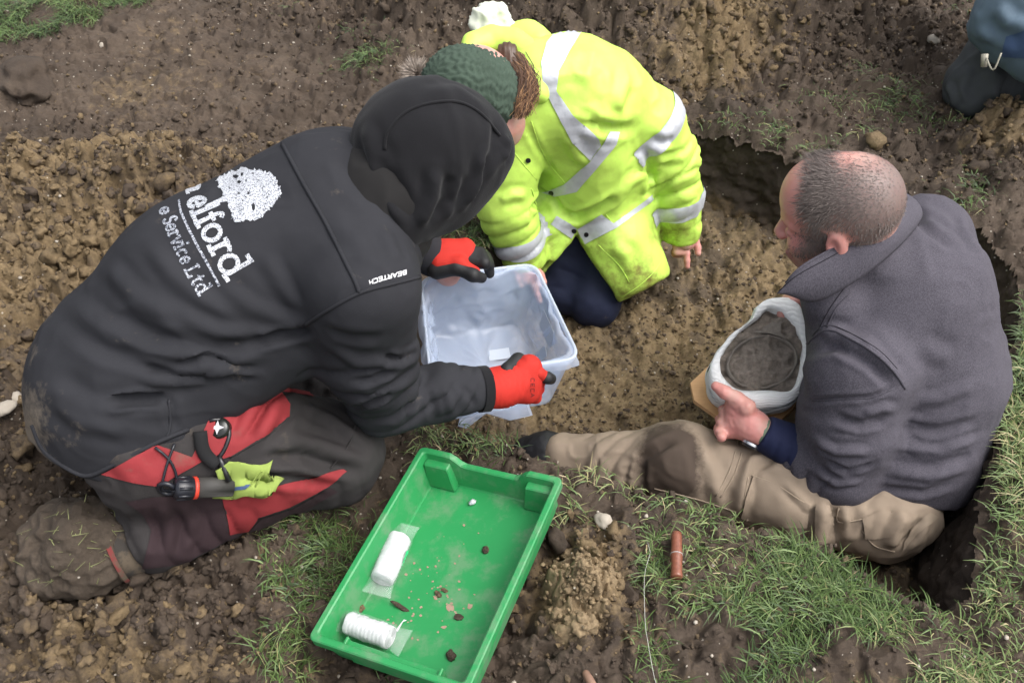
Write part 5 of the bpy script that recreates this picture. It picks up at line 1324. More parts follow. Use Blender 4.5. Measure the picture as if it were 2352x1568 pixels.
    st = np.array([v_ for v_ in (tp * .88 + bt * .12)]); o_ = st - cen; o_[:, 2] *= .3; o_ /= np.linalg.norm(o_, axis=1)[:, None]; v, f = tube(st + o_ * .0085, .0010, 5); obj('stitching', v, f, M_cstitch, cl)
    # ---- shoe
    F = Field((-.08, 1.15, -.33), (.22, 1.45, -.08), .004)
    s0, s1 = anN + V(-.0, .01, -.02), at(1212, 1040, -.262)
    F.chain([s0, .5 * (s0 + s1) + V(0, 0, .01), s1], [.052, .046, .038], .03)
    S = F.mesh(1); S.lumps(.003, 40, 2, 5); sh = surf_obj('shoe', S, M_shoe, T)
    for i in range(4):
        c = s0 + (s1 - s0) * (.35 + .13 * i); a = unit(s1 - s0); o = [c + np.array(frame(a, V(0, 0, 1))[1]) * .049 * math.cos(t) + np.array(frame(a, V(0, 0, 1))[2]) * .049 * math.sin(t) for t in np.linspace(-1.3, 1.3, 10)]
        v, f = tube(o, .004, 6); obj('lace', v, f, M_shoe, sh)
    return T
person_C()
# ================================================================== PERSON half out of the picture, top right
M_dcoat = cloth('blue_grey_coat', (.10, .145, .19), .7, .2, weave=900, wstr=.15)
M_dcoat2 = cloth('blue_flap', (.05, .085, .17), .7, .15)
M_dtr = cloth('dark_grey_trousers', (.045, .049, .052), .75, .25, mud=.70, mudcol=(.07, .06, .045))
M_toggle = plastic('cord_toggle', (.32, .30, .24), .5)
def person_D():
    T = thing('person', (1.65, 2.5, 0), 'partly seen person kneeling at the top right in a blue-grey coat and dark trousers', 'person')
    kn = V(1.37, 2.40, .085); hip = V(1.62, 2.52, .30); an = V(1.72, 2.36, .07); kn2 = V(1.53, 2.27, .06); hip2 = V(1.80, 2.42, .28); an2 = V(1.95, 2.28, .07)
    ch = V(1.58, 2.62, .62); nk = V(1.50, 2.66, .78); hd = V(1.44, 2.66, .88)
    B = Field((1.1, 2.05, -.03), (2.1, 2.95, 1.05), .013)
    B.chain([.5 * (hip + hip2), ch, nk, hd], [.12, .13, .06, .06], .05); B.ell(hd, (.09, .08, .11), None, .03)
    sh1, sh2 = ch + V(-.02, -.2, .06), ch + V(.02, .2, .06); el, wr = V(1.60, 2.38, .42), V(1.56, 2.52, .36)
    B.chain([ch, sh1, el, wr, wr + V(-.06, .02, -.05)], [.06, .05, .04, .03, .025], .03); B.chain([ch, sh2, V(1.62, 2.88, .45), V(1.58, 2.72, .38), V(1.57, 2.66, .36)], [.06, .05, .04, .03, .025], .03)
    for a, b, c in ((hip, kn, an), (hip2, kn2, an2)): B.chain([a, b, c, c + V(.1, 0, -.01)], [.08, .055, .04, .035], .03)
    surf_obj('body', B.mesh(1), M_skin, T)
    F = Field((1.1, 2.05, -.03), (2.1, 2.75, .55), .007)
    F.chain([hip, .5 * (hip + kn) + V(-.01, 0, .02), kn], [.13, .118, .092], .04); F.chain([kn + V(.03, 0, -.01), an], [.085, .07], .04); F.chain([hip2, kn2], [.12, .08], .04); F.chain([kn2, an2], [.075, .06], .03)
    F.cone(kn + V(-.03, -.01, -.01), kn + V(-.03, -.05, -.03), .062, .055, .03)
    S = F.mesh(2); S.lumps(.008, 12, 3, 3); S.crinkle(.007, 9, 400, V(.3, .1, .3)); S.limb_wrinkles(hip, kn, .012, .05, .2, 1.1, .17, 4, .6, 1.1)
    S.folds([([(2175, 190), (2190, 225), (2195, 250)], .012, .012), ([(2250, 150), (2230, 200), (2240, 245)], -.008, .016), ([(2290, 150), (2280, 200), (2290, 240)], .008, .016), ([(2330, 160), (2300, 220), (2310, 250)], -.008, .014)])
    surf_obj('trousers', S, M_dtr, T)
    F = Field((1.1, 2.05, .12), (2.1, 2.98, 1.0), .010)
    F.chain([.5 * (hip + hip2) + V(-.03, .05, .02), ch + V(0, 0, -.1), ch], [.17, .16, .16], .06); F.cone(ch, nk, .14, .08, .05)
    F.chain([sh1, el, wr], [.085, .068, .05], .04); F.chain([sh2, V(1.62, 2.88, .45), V(1.58, 2.72, .38)], [.085, .068, .05], .04)
    F.cone(V(1.50, 2.48, .22), V(1.54, 2.56, .42), .105, .125, .05)
    F.cone(at(2345, 40, .32), hip + V(0, 0, .05), .125, .16, .05); F.cone(at(2420, 90, .30), hip2, .12, .15, .05)
    F.plane(at(2296, 126, .27), kn - hip, .006)
    S = F.mesh(2); S.lumps(.008, 10, 3, 6); S.crinkle(.008, 8, 410)
    S.folds([([(2260, 40), (2290, 80), (2352, 100)], -.010, .016), ([(2290, 10), (2320, 50), (2370, 60)], .010, .016)])
    ct = surf_obj('coat', S, M_dcoat, T); tree = S.bvh()
    patch('pocket_flap', tree, [(2312, 85), (2380, 60), (2380, 135), (2300, 130)], M_dcoat2, ct, .003)
    p = at(2262, 125, .28); v, f = tube([p, p + V(.005, -.01, -.03)], [.009, .008], 10); obj('toggle', v, f, M_toggle, T)
    q = at(2300, 122, .30); v, f = tube(spline([p, .5 * (p + q) + V(0, -.03, -.03), q], .01), .0022, 6); obj('cord', v, f, M_toggle, T)
    # hood over a head that is out of sight, so the figure is whole
    F = Field((1.28, 2.48, .68), (1.66, 2.84, 1.06), .008); F.ell(hd + V(.01, 0, .01), (.11, .10, .125), None, .02); surf_obj('coat_hood', F.mesh(2), M_dcoat, T)
person_D()
# ================================================================== THINGS
# ---- green plastic tray
M_green = plastic('green_plastic', (.022, .235, .070), .42, .12, .45, dirt=.47, dirtcol=(.115, .235, .125), bumpy=.1)
M_mud = soil_mat('mud_lump', speck=False) if 'soil_mat' in globals() else M_bootsh
def tray():
    hw, hl, H = .145, .205, .076
    E3 = (Matrix.Rotation(-.40, 3, 'Z') @ Matrix.Rotation(-.1743, 3, 'Y') @ Matrix.Rotation(.0423, 3, 'X'))      # one side rests on the grass bank
    X, Y, Z = (np.array(E3.col[i]) for i in range(3))
    c = V(-.1195, .819, .0846) - Z * H; z0 = c[2]
    T = thing('green_tray', (c[0], c[1], z0), 'shallow green plastic tray lying on the grass edge', 'tray')
    def P(x, y, z): return c + X * x + Y * y + Z * z
    def rr(x, y, r, z, n=5):
        pts = []
        for cx, cy, a in ((x - r, y - r, 0), (-x + r, y - r, 90), (-x + r, -y + r, 180), (x - r, -y + r, 270)):
            for i in range(n + 1): t = R(a + 90 * i / n); pts.append((cx + r * math.cos(t), cy + r * math.sin(t), z))
        return pts
    def loft(rings, name, closed_bottom=True, par=T, mat=M_green):
        n = len(rings[0]); v = [P(*p) for r in rings for p in r]; f = []
        for k in range(len(rings) - 1):
            for j in range(n): f.append((k * n + j, k * n + (j + 1) % n, (k + 1) * n + (j + 1) % n, (k + 1) * n + j))
        if closed_bottom: f.append(tuple((len(rings) - 1) * n + j for j in range(n)))
        return obj(name, v, f, mat, par, False)
    # rim height dips in the middle of the short ends (hand holds)
    def rim(z):
        ring = []
        for x, y, zz in rr(hw, hl, .010, z, 5): ring.append((x, y, zz))
        return ring
    def dens(ring, m=10):
        out = []
        for i in range(len(ring)):
            a, b = ring[i], ring[(i + 1) % len(ring)]; k = m if math.dist(a[:2], b[:2]) > .05 else 1
            for j in range(k): out.append(tuple(a[q] + (b[q] - a[q]) * j / k for q in range(3)))
        return out
    def dip(ring, amt=.020):
        out = []
        for x, y, z in ring:
            e = y > hl - .035 and abs(x) < hw
            s = float(1 - sstep(.052, .082, np.array(abs(x)))) if e else 0
            out.append((x, y, z - amt * s))
        return out
    def sec(ix, iz, r): return dip(dens(rr(hw - ix, hl - ix, max(.006, r), iz, 5), 26), .022 if iz > .05 else 0)
    outer = [sec(.0, H - .016, .012), sec(.0, H - .002, .012), sec(.002, H, .011), sec(.010, H, .008), sec(.0125, H - .002, .007), sec(.020, .006, .008), sec(.022, .003, .008)]
    loft(outer, 'inner_shell')
    loft([sec(.0, H - .016, .012)[::-1], sec(.007, H - .016, .010)[::-1], sec(.017, .0, .010)[::-1]], 'outer_shell')
    # corner buttresses at the two short ends
    for sy in (1, -1):
        for sx in (1, -1):
            pts = []
            if sy < 0: continue
            x0, x1 = sx * (hw - .016), sx * (hw - .066); yb = sy * (hl - .013); yi = sy * (hl - .029)
            v = [P(x0, yb, H - .016), P(x1, yb, H - .016), P(x1, yi, H - .016), P(x0, yi, H - .016), P(x0, yb, .006), P(x1 - sx * .008, yb, .006), P(x1 - sx * .008, yi - sy * .008, .006), P(x0, yi - sy * .008, .006)]
            f = [(0, 1, 2, 3), (1, 5, 6, 2), (3, 2, 6, 7), (0, 3, 7, 4)]
            b = obj('corner_block', v, f, M_green, T, False)
            b.modifiers.new('bevel', 'BEVEL').width = .002
    # ledge inside the near end, with end stops
    def slab(name, x0, x1, y0, y1, z0_, z1_):
        v = [P(x, y, z) for z in (z0_, z1_) for x, y in ((x0, y0), (x1, y0), (x1, y1), (x0, y1))]
        o = obj(name, v, [(3, 2, 1, 0), (4, 5, 6, 7), (0, 1, 5, 4), (1, 2, 6, 5), (2, 3, 7, 6), (3, 0, 4, 7)], M_green, T, False); o.modifiers.new('bevel', 'BEVEL').width = .0015; return o
    slab('end_ledge', -.085, .085, -hl + .013, -hl + .026, .004, H - .018)
    slab('ledge_stop', -.089, -.084, -hl + .013, -hl + .028, .004, H - .010); slab('ledge_stop', .084, .089, -hl + .013, -hl + .028, .004, H - .010)
    tv = BVHTree.FromPolygons([tuple(P(x, y, .003)) for x, y in ((-hw, -hl), (hw, -hl), (hw, hl), (-hw, hl))], [(0, 1, 2, 3)])
    return T, P, hw, hl, H, tv
TRAY, TP, hw_, hl_, H_, TRFL = tray()
def on_tray(px, py, up): return lay(TRFL, px, py, up)
M_gauze = cloth('white_gauze', (.52, .53, .54), .95, .06, weave=900, wstr=.5)
M_film, t_, b_ = nt('clear_film')
b_.inputs['Base Color'].default_value = (.95, .97, .98, 1); b_.inputs['Roughness'].default_value = .12
b_.inputs['Alpha'].default_value = .09; b_.inputs['Specular IOR Level'].default_value = .8
bump(t_, b_, noise_n(t_, texco(t_), 60, 4), .6, .004)
def gauze_roll(a, b, r, label, seed):
    a = np.asarray(a); b = np.asarray(b); T = thing('gauze_roll', a * .5 + b * .5 - V(0, 0, r), label, 'bandage roll', 'wrapped bandage rolls in the green tray')
    d = unit(b - a); n = 40; pts = [a + (b - a) * i / n for i in range(n + 1)]
    v, f = tube(pts, [r * (1 + .02 * math.sin(i * 1.7 + seed)) * (1 if 0 < i < n else .93) for i in range(n + 1)], 40)
    v = np.array(v); v = v + .0012 * np.stack([noise3(v, 90, seed), noise3(v, 90, seed + 1), noise3(v, 90, seed + 2)], 1)
    obj('roll', v, f, M_gauze, T)
    u = frame(d, V(0, 0, 1))[1]; w = frame(d, V(0, 0, 1))[2]
    for e, s in ((b, 1), (a, -1)):                                        # spiral of the rolled cloth at the ends
        sp = [e + d * s * .0012 + (u * math.cos(t) + w * math.sin(t)) * r * (.12 + .78 * t / 25) for t in np.linspace(0, 25, 90)]
        v, f = tube(sp, .0007, 5); obj('roll_edge', v, f, M_gauze, T)
    m = 46; rad = []; P2 = []
    for i in range(m + 1):
        t = -.030 + (np.linalg.norm(b - a) + .06) * i / m; L = np.linalg.norm(b - a); P2.append(a + d * t)
        ex = max(-t, t - L, 0) / .03; rad.append((r + .0022, r * (1 - .2 * ex), ex))
    v = []; k = 28
    for (p, (r1, r2, ex)) in zip(P2, rad):
        for j in range(k):
            q = 6.2832 * j / k; wob = 1 + .05 * math.sin(5 * q + seed) + .04 * math.sin(3 * q + ex * 4)
            v.append(p + u * math.cos(q) * (r1 if ex == 0 else r * (1 - .92 * ex ** .6)) * wob + w * math.sin(q) * (r1 if ex == 0 else r * (1 + .28 * ex)) * wob)
    f = [(i * k + j, i * k + (j + 1) % k, (i + 1) * k + (j + 1) % k, (i + 1) * k + j) for i in range(m) for j in range(k)]
    obj('wrapper', v, f, M_film, T)
    return T
r1 = .0215
g1 = gauze_roll(on_tray(925, 1250, r1), on_tray(885, 1345, r1), r1, 'white bandage roll in clear wrapper, upright along the tray side', 3)
g2 = gauze_roll(on_tray(812, 1450, .0295), on_tray(906, 1482, .0275), .0190, 'white bandage roll in clear wrapper by the near end of the tray', 8)
M_glabel = plastic('green_label', (.03, .42, .16), .4)
pl_ = [o for o in g1.children if o.name.startswith('wrapper')][0]; t__ = BVHTree.FromPolygons([tuple(v.co) for v in pl_.data.vertices], [tuple(p.vertices) for p in pl_.data.polygons])
patch('green_label', t__, z6([(790, 740), (815, 735), (800, 830), (775, 880), (755, 850)]), M_glabel, g1, .0008, 3)
# small lumps left in the tray
def lump(name, p, r, label, cat, mat, seed, sc=(1, 1, 1), group=None, base=None, rough=.55, clay=.2):
    b = base or IC3
    v = b[0] * np.array(sc) * r; v = v * (1 + rough * fbm3(b[0] * 1.0 + seed * 3.3, 1.6, 4, seed)[:, None])
    o = obj(name, v, b[1], mat, None, True, {'clay': np.full(len(v), clay)}); o.location = tuple(p); o.rotation_euler = (0, 0, seed * 1.3)
    return tag(o, label, cat, group)
if 'IC3' in globals():
    zt = .022
    for px, py, r, lab, sc, cl in ((1116, 1264, .0075, 'small brown earth lump alone near the right of the tray floor', (1, .8, .7), .3),
                               (828, 1398, .0075, 'ochre earth lump in the tray corner between the two bandage rolls', (1, .9, .8), .7),
                               (920, 1394, .0085, 'long flat crumb of brown earth beside the upright bandage roll', (2., .5, .35), .1),
                               (1006, 1364, .0062, 'small muddy pebble in the middle of the tray', (.7, 1.2, .5), .4), (1054, 1418, .0065, 'flat round earth crumb towards the near right of the tray', (1.2, 1, .3), .0),
                               (1036, 1506, .0095, 'dark earth lump at the near right corner of the tray', (1, .8, .7), -.3), (1022, 1356, .005, 'tiny pale crumb beside the muddy pebble in the tray', (1.2, .7, .4), .5)):
        lump('earth_lump', on_tray(px, py, r * .35), r, lab, 'soil lump', M_mud, px % 17, sc, 'crumbs of earth left in the tray', IC3, .5, cl)
    lump('foil_scrap', on_tray(1086, 1156, .004), .007, 'crumpled bluish silver scrap at the far end of the tray', 'foil', M_tape, 5, (1, .8, .7), None, IC2, .8)
# dried mud smears on the tray floor, label on the first roll
M_smear, t_, b_ = nt('dried_mud_smear'); t_.links.new(mix(t_, noise_n(t_, texco(t_), 70, 5), (.22, .13, .09), (.40, .30, .22)), b_.inputs['Base Color']); b_.inputs['Roughness'].default_value = .9
rr_ = random.Random(4)
def smear(x, y, a, b): 
    n = 12; patch('mud_smear', TRFL, [(x + a * math.cos(6.283 * i / n) * rr_.uniform(.4, 1.1), y + b * math.sin(6.283 * i / n) * rr_.uniform(.4, 1.1)) for i in range(n)], M_smear, TRAY, .0006, 3)
for _ in range(70):
    cx, cy, sp = rr_.choice(((1035, 1400, 45), (1010, 1345, 60), (960, 1320, 50), (1060, 1370, 70), (1000, 1250, 90), (940, 1430, 60)))
    q = rr_.uniform(1, 4.5); smear(cx + rr_.gauss(0, sp * .5), cy + rr_.gauss(0, sp * .45), q, q * rr_.uniform(.6, 1))
for x, y, a, b in ((1035, 1395, 14, 12), (1080, 1392, 7, 8), (1020, 1440, 8, 5), (1000, 1372, 6, 8), (905, 1322, 9, 7)): smear(x, y, a, b)
patch('resin_streak', TRFL, [(908, 1448), (914, 1450), (926, 1428), (935, 1424), (928, 1422), (920, 1432)], M_white, TRAY, .0008, 3)
# ---- wooden tool handle, stone, clay heap, wire, metal rod
M_hwood, t_, b_ = nt('red_brown_wood'); co_ = texco(t_); mp_n = N_(t_, 'ShaderNodeMapping'); mp_n.inputs['Scale'].default_value = (60, 60, 6); t_.links.new(co_, mp_n.inputs['Vector'])
t_.links.new(mix(t_, noise_n(t_, mp_n.outputs[0], 3, 5), (.11, .035, .020), (.26, .095, .055)), b_.inputs['Base Color']); b_.inputs['Roughness'].default_value = .35
M_ring = plastic('grey_ring', (.35, .35, .34), .4)
ha, hb = at(1554, 1222, .040), at(1554, 1326, .036)
T = thing('wooden_handle', .5 * (ha + hb) - V(0, 0, .015), 'short round red-brown wooden handle lying in the grass', 'handle')
d_ = hb - ha
v, f = tube([ha + d_ * t for t in (0, .02, .1, .30, .46, .50, .54, .75, .93, .98, 1)], [.0065, .0085, .0095, .0092, .0105, .0108, .0105, .0095, .0100, .0105, .009], 20); obj('handle_body', v, f, M_hwood, T)
v, f = tube([ha + d_ * .495, ha + d_ * .51], .0112, 20); obj('handle_ring', v, f, M_ring, T)
if 'IC3' in globals():
    lump('stone', at(1388, 1198, .012), .0165, 'pale sandy stone on the grass beside the far corner of the tray', 'stone', M_chalk if 'M_chalk' in globals() else M_gauze, 4, (1.3, .9, .75), None, IC3, .4)
    for px, py, r, lab, sd_, sc_ in ((60, 185, .085, 'big dark square-cut block of earth at the left edge below the far turf', 4, (1.5, .9, .6)), (268, 72, .060, 'dark rounded turf clod at the end of the far grass', 13, (1.0, .8, .8)), (960, 215, .05, 'dark clod with grass beside the black hood', 15, (1.2, .8, .6))):
        q = at(px, py, r * .3); lump('earth_block', q, r, lab, 'earth clod', M_clod, sd_, sc_, None, ico(4), .5, -.2)
    for px, py, r, lab, sd_ in ((38, 915, .016, 'yellowish stone at the left edge behind the black jacket', 2), (12, 936, .017, 'white chalky stone at the very left edge', 3), (235, 100, .02, 'pale bony stone at the corner of the far turf', 6),
                             (1848, 72, .014, 'white stone on the spoil heap at the top right', 7), (2145, 92, .02, 'flat grey stone beyond the spoil heap', 9), (2010, 322, .028, 'ochre clod lying behind the balding head', 11), (1375, 22, .024, 'ochre clod on the dark heap behind the yellow coat', 12)):
        q = at(px, py, .02); q[2] = gz(q[0], q[1]) + r * .4; q2 = at(px, py, q[2]); q2[2] = gz(q2[0], q2[1]) + r * .4
        oc = 'ochre' in lab
        lump('clod' if oc else 'stone', at(px, py, q2[2]), r, lab, 'clod' if oc else 'stone', M_clod if oc else M_chalk, sd_, (1.2, .9, .7), None, IC3, .5 if oc else .35, .8)
    # heap of clay lumps
    T = thing('clay_heap', at(1330, 1350, 0), 'heap of yellow clay lumps on the grass beside the tray', 'clay heap')
    M_heap = soil_mat('clay_heap_soil', dark=(.13, .095, .060), clay=(.34, .250, .145), speck=True)
    rg = np.random.default_rng(21); hc_ = at(1328, 1350, .02); nr_, na_ = 46, 120; v = []; f = []
    for i in range(nr_):
        for j in range(na_):
            q = i / (nr_ - 1); a = 6.2832 * j / na_; rad = 1 + .16 * math.sin(3 * a + 1) + .10 * math.sin(5 * a)
            v.append((hc_[0] + math.cos(a) * .070 * q * rad, hc_[1] + math.sin(a) * .092 * q * rad, 0))
    v = np.array(v); q = np.repeat(np.arange(nr_) / (nr_ - 1), na_); bs = ground_h(v[:, 0], v[:, 1]); p3 = v * 1.0
    w = p3 + .010 * np.stack([noise3(p3, 45, 1), noise3(p3, 45, 2), np.zeros(len(v))], 1)
    rel = .013 * (1 - 2 * np.abs(noise3(w, 26, 3))) + .010 * (1 - 2 * np.abs(noise3(w, 52, 4))) + .006 * noise3(w, 100, 5)
    v[:, 2] = bs + .040 * (1 - q ** 1.6) + rel * (1 - q ** 4) - .012 * q ** 4 
    f = [(i * na_ + j, (i + 1) * na_ + j, (i + 1) * na_ + (j + 1) % na_, i * na_ + (j + 1) % na_) for i in range(nr_ - 1) for j in range(na_)]
    obj('clay_mound', v, np.array(f), M_heap, T, True, {'clay': 1.25 - .75 * q + .35 * noise3(p3, 30, 6)})
    top = v.copy()
    for i in range(26):
        k_ = rg.integers(0, len(top)); c = top[k_]; r = .0055 + .0095 * rg.random() ** 2
        b = IC3; w = b[0] * r * rg.uniform(.75, 1.2, 3); w = w * (1 + .95 * fbm3(b[0] + i * 3.1, 1.9, 5, i, .75)[:, None])
        obj('clay_lump', w + c, b[1], M_heap, T, True, {'clay': np.full(len(w), 1.1 - .5 * rg.random())})
    k_ = rg.integers(0, len(top), 420); cpts = top[k_] + np.c_[rg.normal(size=(420, 2)) * .008, np.zeros(420)]
    oc = scatter('clay_crumbs', cpts, .0018 + .0035 * rg.random(420) ** 2, IC1, rocks(8, IC1, .75, 9), M_heap, .9, rg, {'clay': .6 + .5 * rg.random(420)}, .4); oc.parent = T; oc.matrix_parent_inverse = Matrix.Translation(-Vector(T.location)); oc['kind'] = 'stuff'
M_wire = plastic('pale_wire', (.38, .37, .34), .4)
wp = [(1487, 1248), (1493, 1270), (1482, 1310), (1479, 1350), (1480, 1400), (1482, 1440), (1488, 1480), (1495, 1520), (1502, 1556), (1512, 1590)]
v, f = tube(spline([at(x, y, .030) + V(0, 0, max(0, gz(*at(x, y, .03)[:2]) - .03) + .004) for x, y in wp], .01), .00055, 6)
tag(obj('wire', v, f, M_wire), 'thin pale wire curving over the grass', 'wire')
ra, rb = at(1342, 1540, .02), at(1378, 1600, .03)
T = thing('metal_point', ra, 'rusty pointed metal rod at the bottom edge', 'rod')
M_rust = plastic('rusty_metal', (.22, .13, .09), .5, .4)
v, f = tube([ra, ra + (rb - ra) * .08, ra + (rb - ra) * .3, rb], [.003, .0062, .007, .007], 14); obj('rod', v, f, M_rust, T)
# ---- torch in the leg pocket, cloth scrap, cord
def torch():
    M_tb = plastic('torch_black', (.012, .013, .018), .35, .2, .5); M_tg = plastic('torch_grey_rubber', (.045, .043, .040), .7, .3, dirt=.6); M_tr = plastic('torch_red_ring', (.55, .05, .03), .4)
    a, b = lay(A_TREE, 395, 1113, .012), lay(A_TREE, 512, 1108, .010); d = unit(b - a)
    T = thing('torch', a, 'black and grey torch with a red ring sticking out of the trouser pocket', 'torch')
    v, f = tube([a, a + d * .004, a + d * .028, a + d * .03], [.014, .017, .0175, .015], 20); obj('torch_cap', v, f, M_tb, T)
    for k in range(8):
        t = 6.283 * k / 8; u, w = frame(d, V(0, 0, 1))[1:]; o = (u * math.cos(t) + w * math.sin(t)) * .0168
        v, f = tube([a + d * .004 + o, a + d * .024 + o], .0026, 6); obj('grip_rib', v, f, M_tb, T)
    v, f = tube([a + d * .0285, a + d * .034], .0182, 20); obj('torch_ring', v, f, M_tr, T)
    v, f = tube([a + d * .033, a + d * .09, b], [.0165, .0165, .016], 20); obj('torch_barrel', v, f, M_tg, T)
    lo = [a + V(-.012, -.004, 0) + V(.012 * math.cos(t), .004, .014 * math.sin(t)) for t in np.linspace(0, 6.28, 14)]
    v, f = tube(lo, .004, 8); obj('lanyard_loop', v, f, M_tb, T)
    cp = [lay(A_TREE, x, y, .006) for x, y in ((400, 1018), (385, 1060), (374, 1095), (372, 1120), (392, 1122), (404, 1090), (388, 1052), (356, 1026))]
    v, f = tube(spline(cp, .01), .0022, 6); obj('lanyard_cord', v, f, M_tb, T)
torch()
def rag():
    M_rag = cloth('lime_rag', (.25, .33, .075), .8, .25, mud=.56, mudcol=(.12, .12, .05), mudscale=14); M_ragb = cloth('rag_blue', (.05, .08, .16), .8)
    out = z5([(1265, 625), (1345, 585), (1480, 605), (1590, 610), (1585, 640), (1645, 710), (1600, 745), (1480, 770), (1250, 780), (1300, 700)])
    T = thing('cloth_rag', at(570, 1095, .15), 'crumpled lime green cloth scrap hanging from the pocket zip', 'cloth')
    pts = dense(out + [out[0]], 7)[:-1]; P2 = [Vector(p) for p in pts]; n0 = len(P2)
    for x in np.arange(488, 645, 6):
        for y in np.arange(1054, 1134, 6): P2.append(Vector((x, y)))
    vs_, es, fs, *_ = delaunay_2d_cdt(P2, [], [list(range(n0))], 1, 1e-4)
    base = np.array([lay(A_TREE, p.x, p.y, .014) for p in vs_])
    base[:, 2] += .005 * np.sin(base[:, 0] * 90 + base[:, 1] * 40) + .006 * noise3(base, 40, 5)
    o = obj('rag_sheet', base, [tuple(t)[::-1] for t in fs], M_rag, T); m = o.modifiers.new('solid', 'SOLIDIFY'); m.thickness = .002
    tr = BVHTree.FromPolygons([tuple(p) for p in base], [tuple(t) for t in fs])
    patch('rag_stripe', tr, z5([(1350, 745), (1470, 732), (1440, 755), (1330, 768)]), M_ragb, o, .002, 4); seam('rag_stitch', tr, z5([(1470, 740), (1530, 650), (1555, 640), (1500, 745)]), M_rag, o, .0012)
    M_zip = plastic('zip_black', (.01, .01, .012), .35, spec=.6)
    zt = A_TR; 
    zp = [lay(A_TREE, x, y, .003) for x, y, z in z3d([(1230, 355, .225), (1290, 350, .232), (1335, 390, .232), (1345, 440, .225), (1330, 500, .215), (1300, 550, .205), (1275, 575, .2)])]
    zo = A_TR
    v, f = tube(spline(zp, .006), .0035, 8); obj('zip_teeth', v, f, M_zip, zo)
    a, b = lay(A_TREE, *z5([(1285, 560)])[0], .006), lay(A_TREE, *z5([(1365, 670)])[0], .022); v, f = tube([a, a + (b - a) * .3, a + (b - a) * .6, b], [.004, .0055, .004, .005], 8); obj('zip_puller', v, f, M_zip, zo)
    c = lay(A_TREE, *z5([(1285, 398)])[0], .001); M_cap = plastic('bottle_cap', (.012, .014, .012), .25, spec=.6); ct = thing('lens_cap', c, 'shiny black round cap with a star mark in the trouser pocket', 'cap')
    n_ = unit(V(-.1, -.5, .8)); v, f = tube([c - n_ * .02, c, c + n_ * .004], [.0175, .0175, .014], 22); obj('cap_body', v, f, M_cap, ct)
    u, w = frame(n_, V(1, 0, 0))[1:]; st = [c + n_ * .0047 + (u * math.cos(k * math.pi / 4) + w * math.sin(k * math.pi / 4)) * (.0115 if k % 2 == 0 else .0045) for k in range(8)]
    obj('cap_star', st, [tuple(range(8))], M_white, ct, False)
    M_rope = cloth('black_scarf', (.014, .014, .015), .95, .3)
    rp = [lay(A_TREE, *z5([(x, y)])[0], .006) for x, y, z in ((1170, 420, .225), (1180, 500, .215), (1215, 560, .205), (1270, 600, .195))]
    q = obj('drawstring', *tube(spline(rp, .006), [.011] * len(spline(rp, .006)), 10), M_rope, zo)
def z3d(l): return [(*z5([(x, y)])[0], z) for x, y, z in l]
rag()
# ---- translucent storage box held in the gloved hands, with its liner bag
def clear_mat(name, col, alpha, rough, bs=.2, bscale=30):
    m, t, b = nt(name); co = texco(t)
    b.inputs['Base Color'].default_value = (*col, 1); b.inputs['Roughness'].default_value = rough; b.inputs['Specular IOR Level'].default_value = .6
    b.inputs['Alpha'].default_value = alpha
    tr = N_(t, 'ShaderNodeBsdfTranslucent'); tr.inputs[0].default_value = (*col, 1)
    ms = N_(t, 'ShaderNodeMixShader'); ms.inputs[0].default_value = .35 * alpha
    t.links.new(b.outputs[0], ms.inputs[1]); t.links.new(tr.outputs[0], ms.inputs[2]); t.links.new(ms.outputs[0], t.nodes['Material Output'].inputs[0])
    bump(t, b, noise_n(t, co, bscale, 4), bs, .004)
    return m
M_pp = clear_mat('frosted_plastic', (.58, .68, .86), .32, .28, .1)
M_rimpp = clear_mat('frosted_plastic_rim', (.66, .73, .84), .60, .28, .05)
M_bag = clear_mat('clear_bag', (.64, .73, .90), .32, .12, .7, 40)
M_paper = cloth('white_paper', (.40, .44, .50), .8, .04)
def quad_ring(C, r, n=6):
    """rounded quadrilateral through four 3-D corners"""
    out = []
    for i in range(4):
        p, c, q = C[i - 1], C[i], C[(i + 1) % 4]; a = c + unit(p - c) * r; b = c + unit(q - c) * r
        for k in range(n + 1):
            t = k / n; out.append((1 - t) ** 2 * a + 2 * t * (1 - t) * c + t * t * b)
    res = []
    for i in range(len(out)):
        a, b = out[i], out[(i + 1) % len(out)]; m = 22 if (i + 1) % (n + 1) == 0 else 1
        res += [a + (b - a) * k / m for k in range(m)]
    return np.array(res)
def ring_loft(rings, cap=False):
    n = len(rings[0]); v = np.concatenate(rings); f = [(k * n + j, k * n + (j + 1) % n, (k + 1) * n + (j + 1) % n, (k + 1) * n + j) for k in range(len(rings) - 1) for j in range(n)]
    if cap: f.append(tuple((len(rings) - 1) * n + j for j in range(n)))
    return v, f
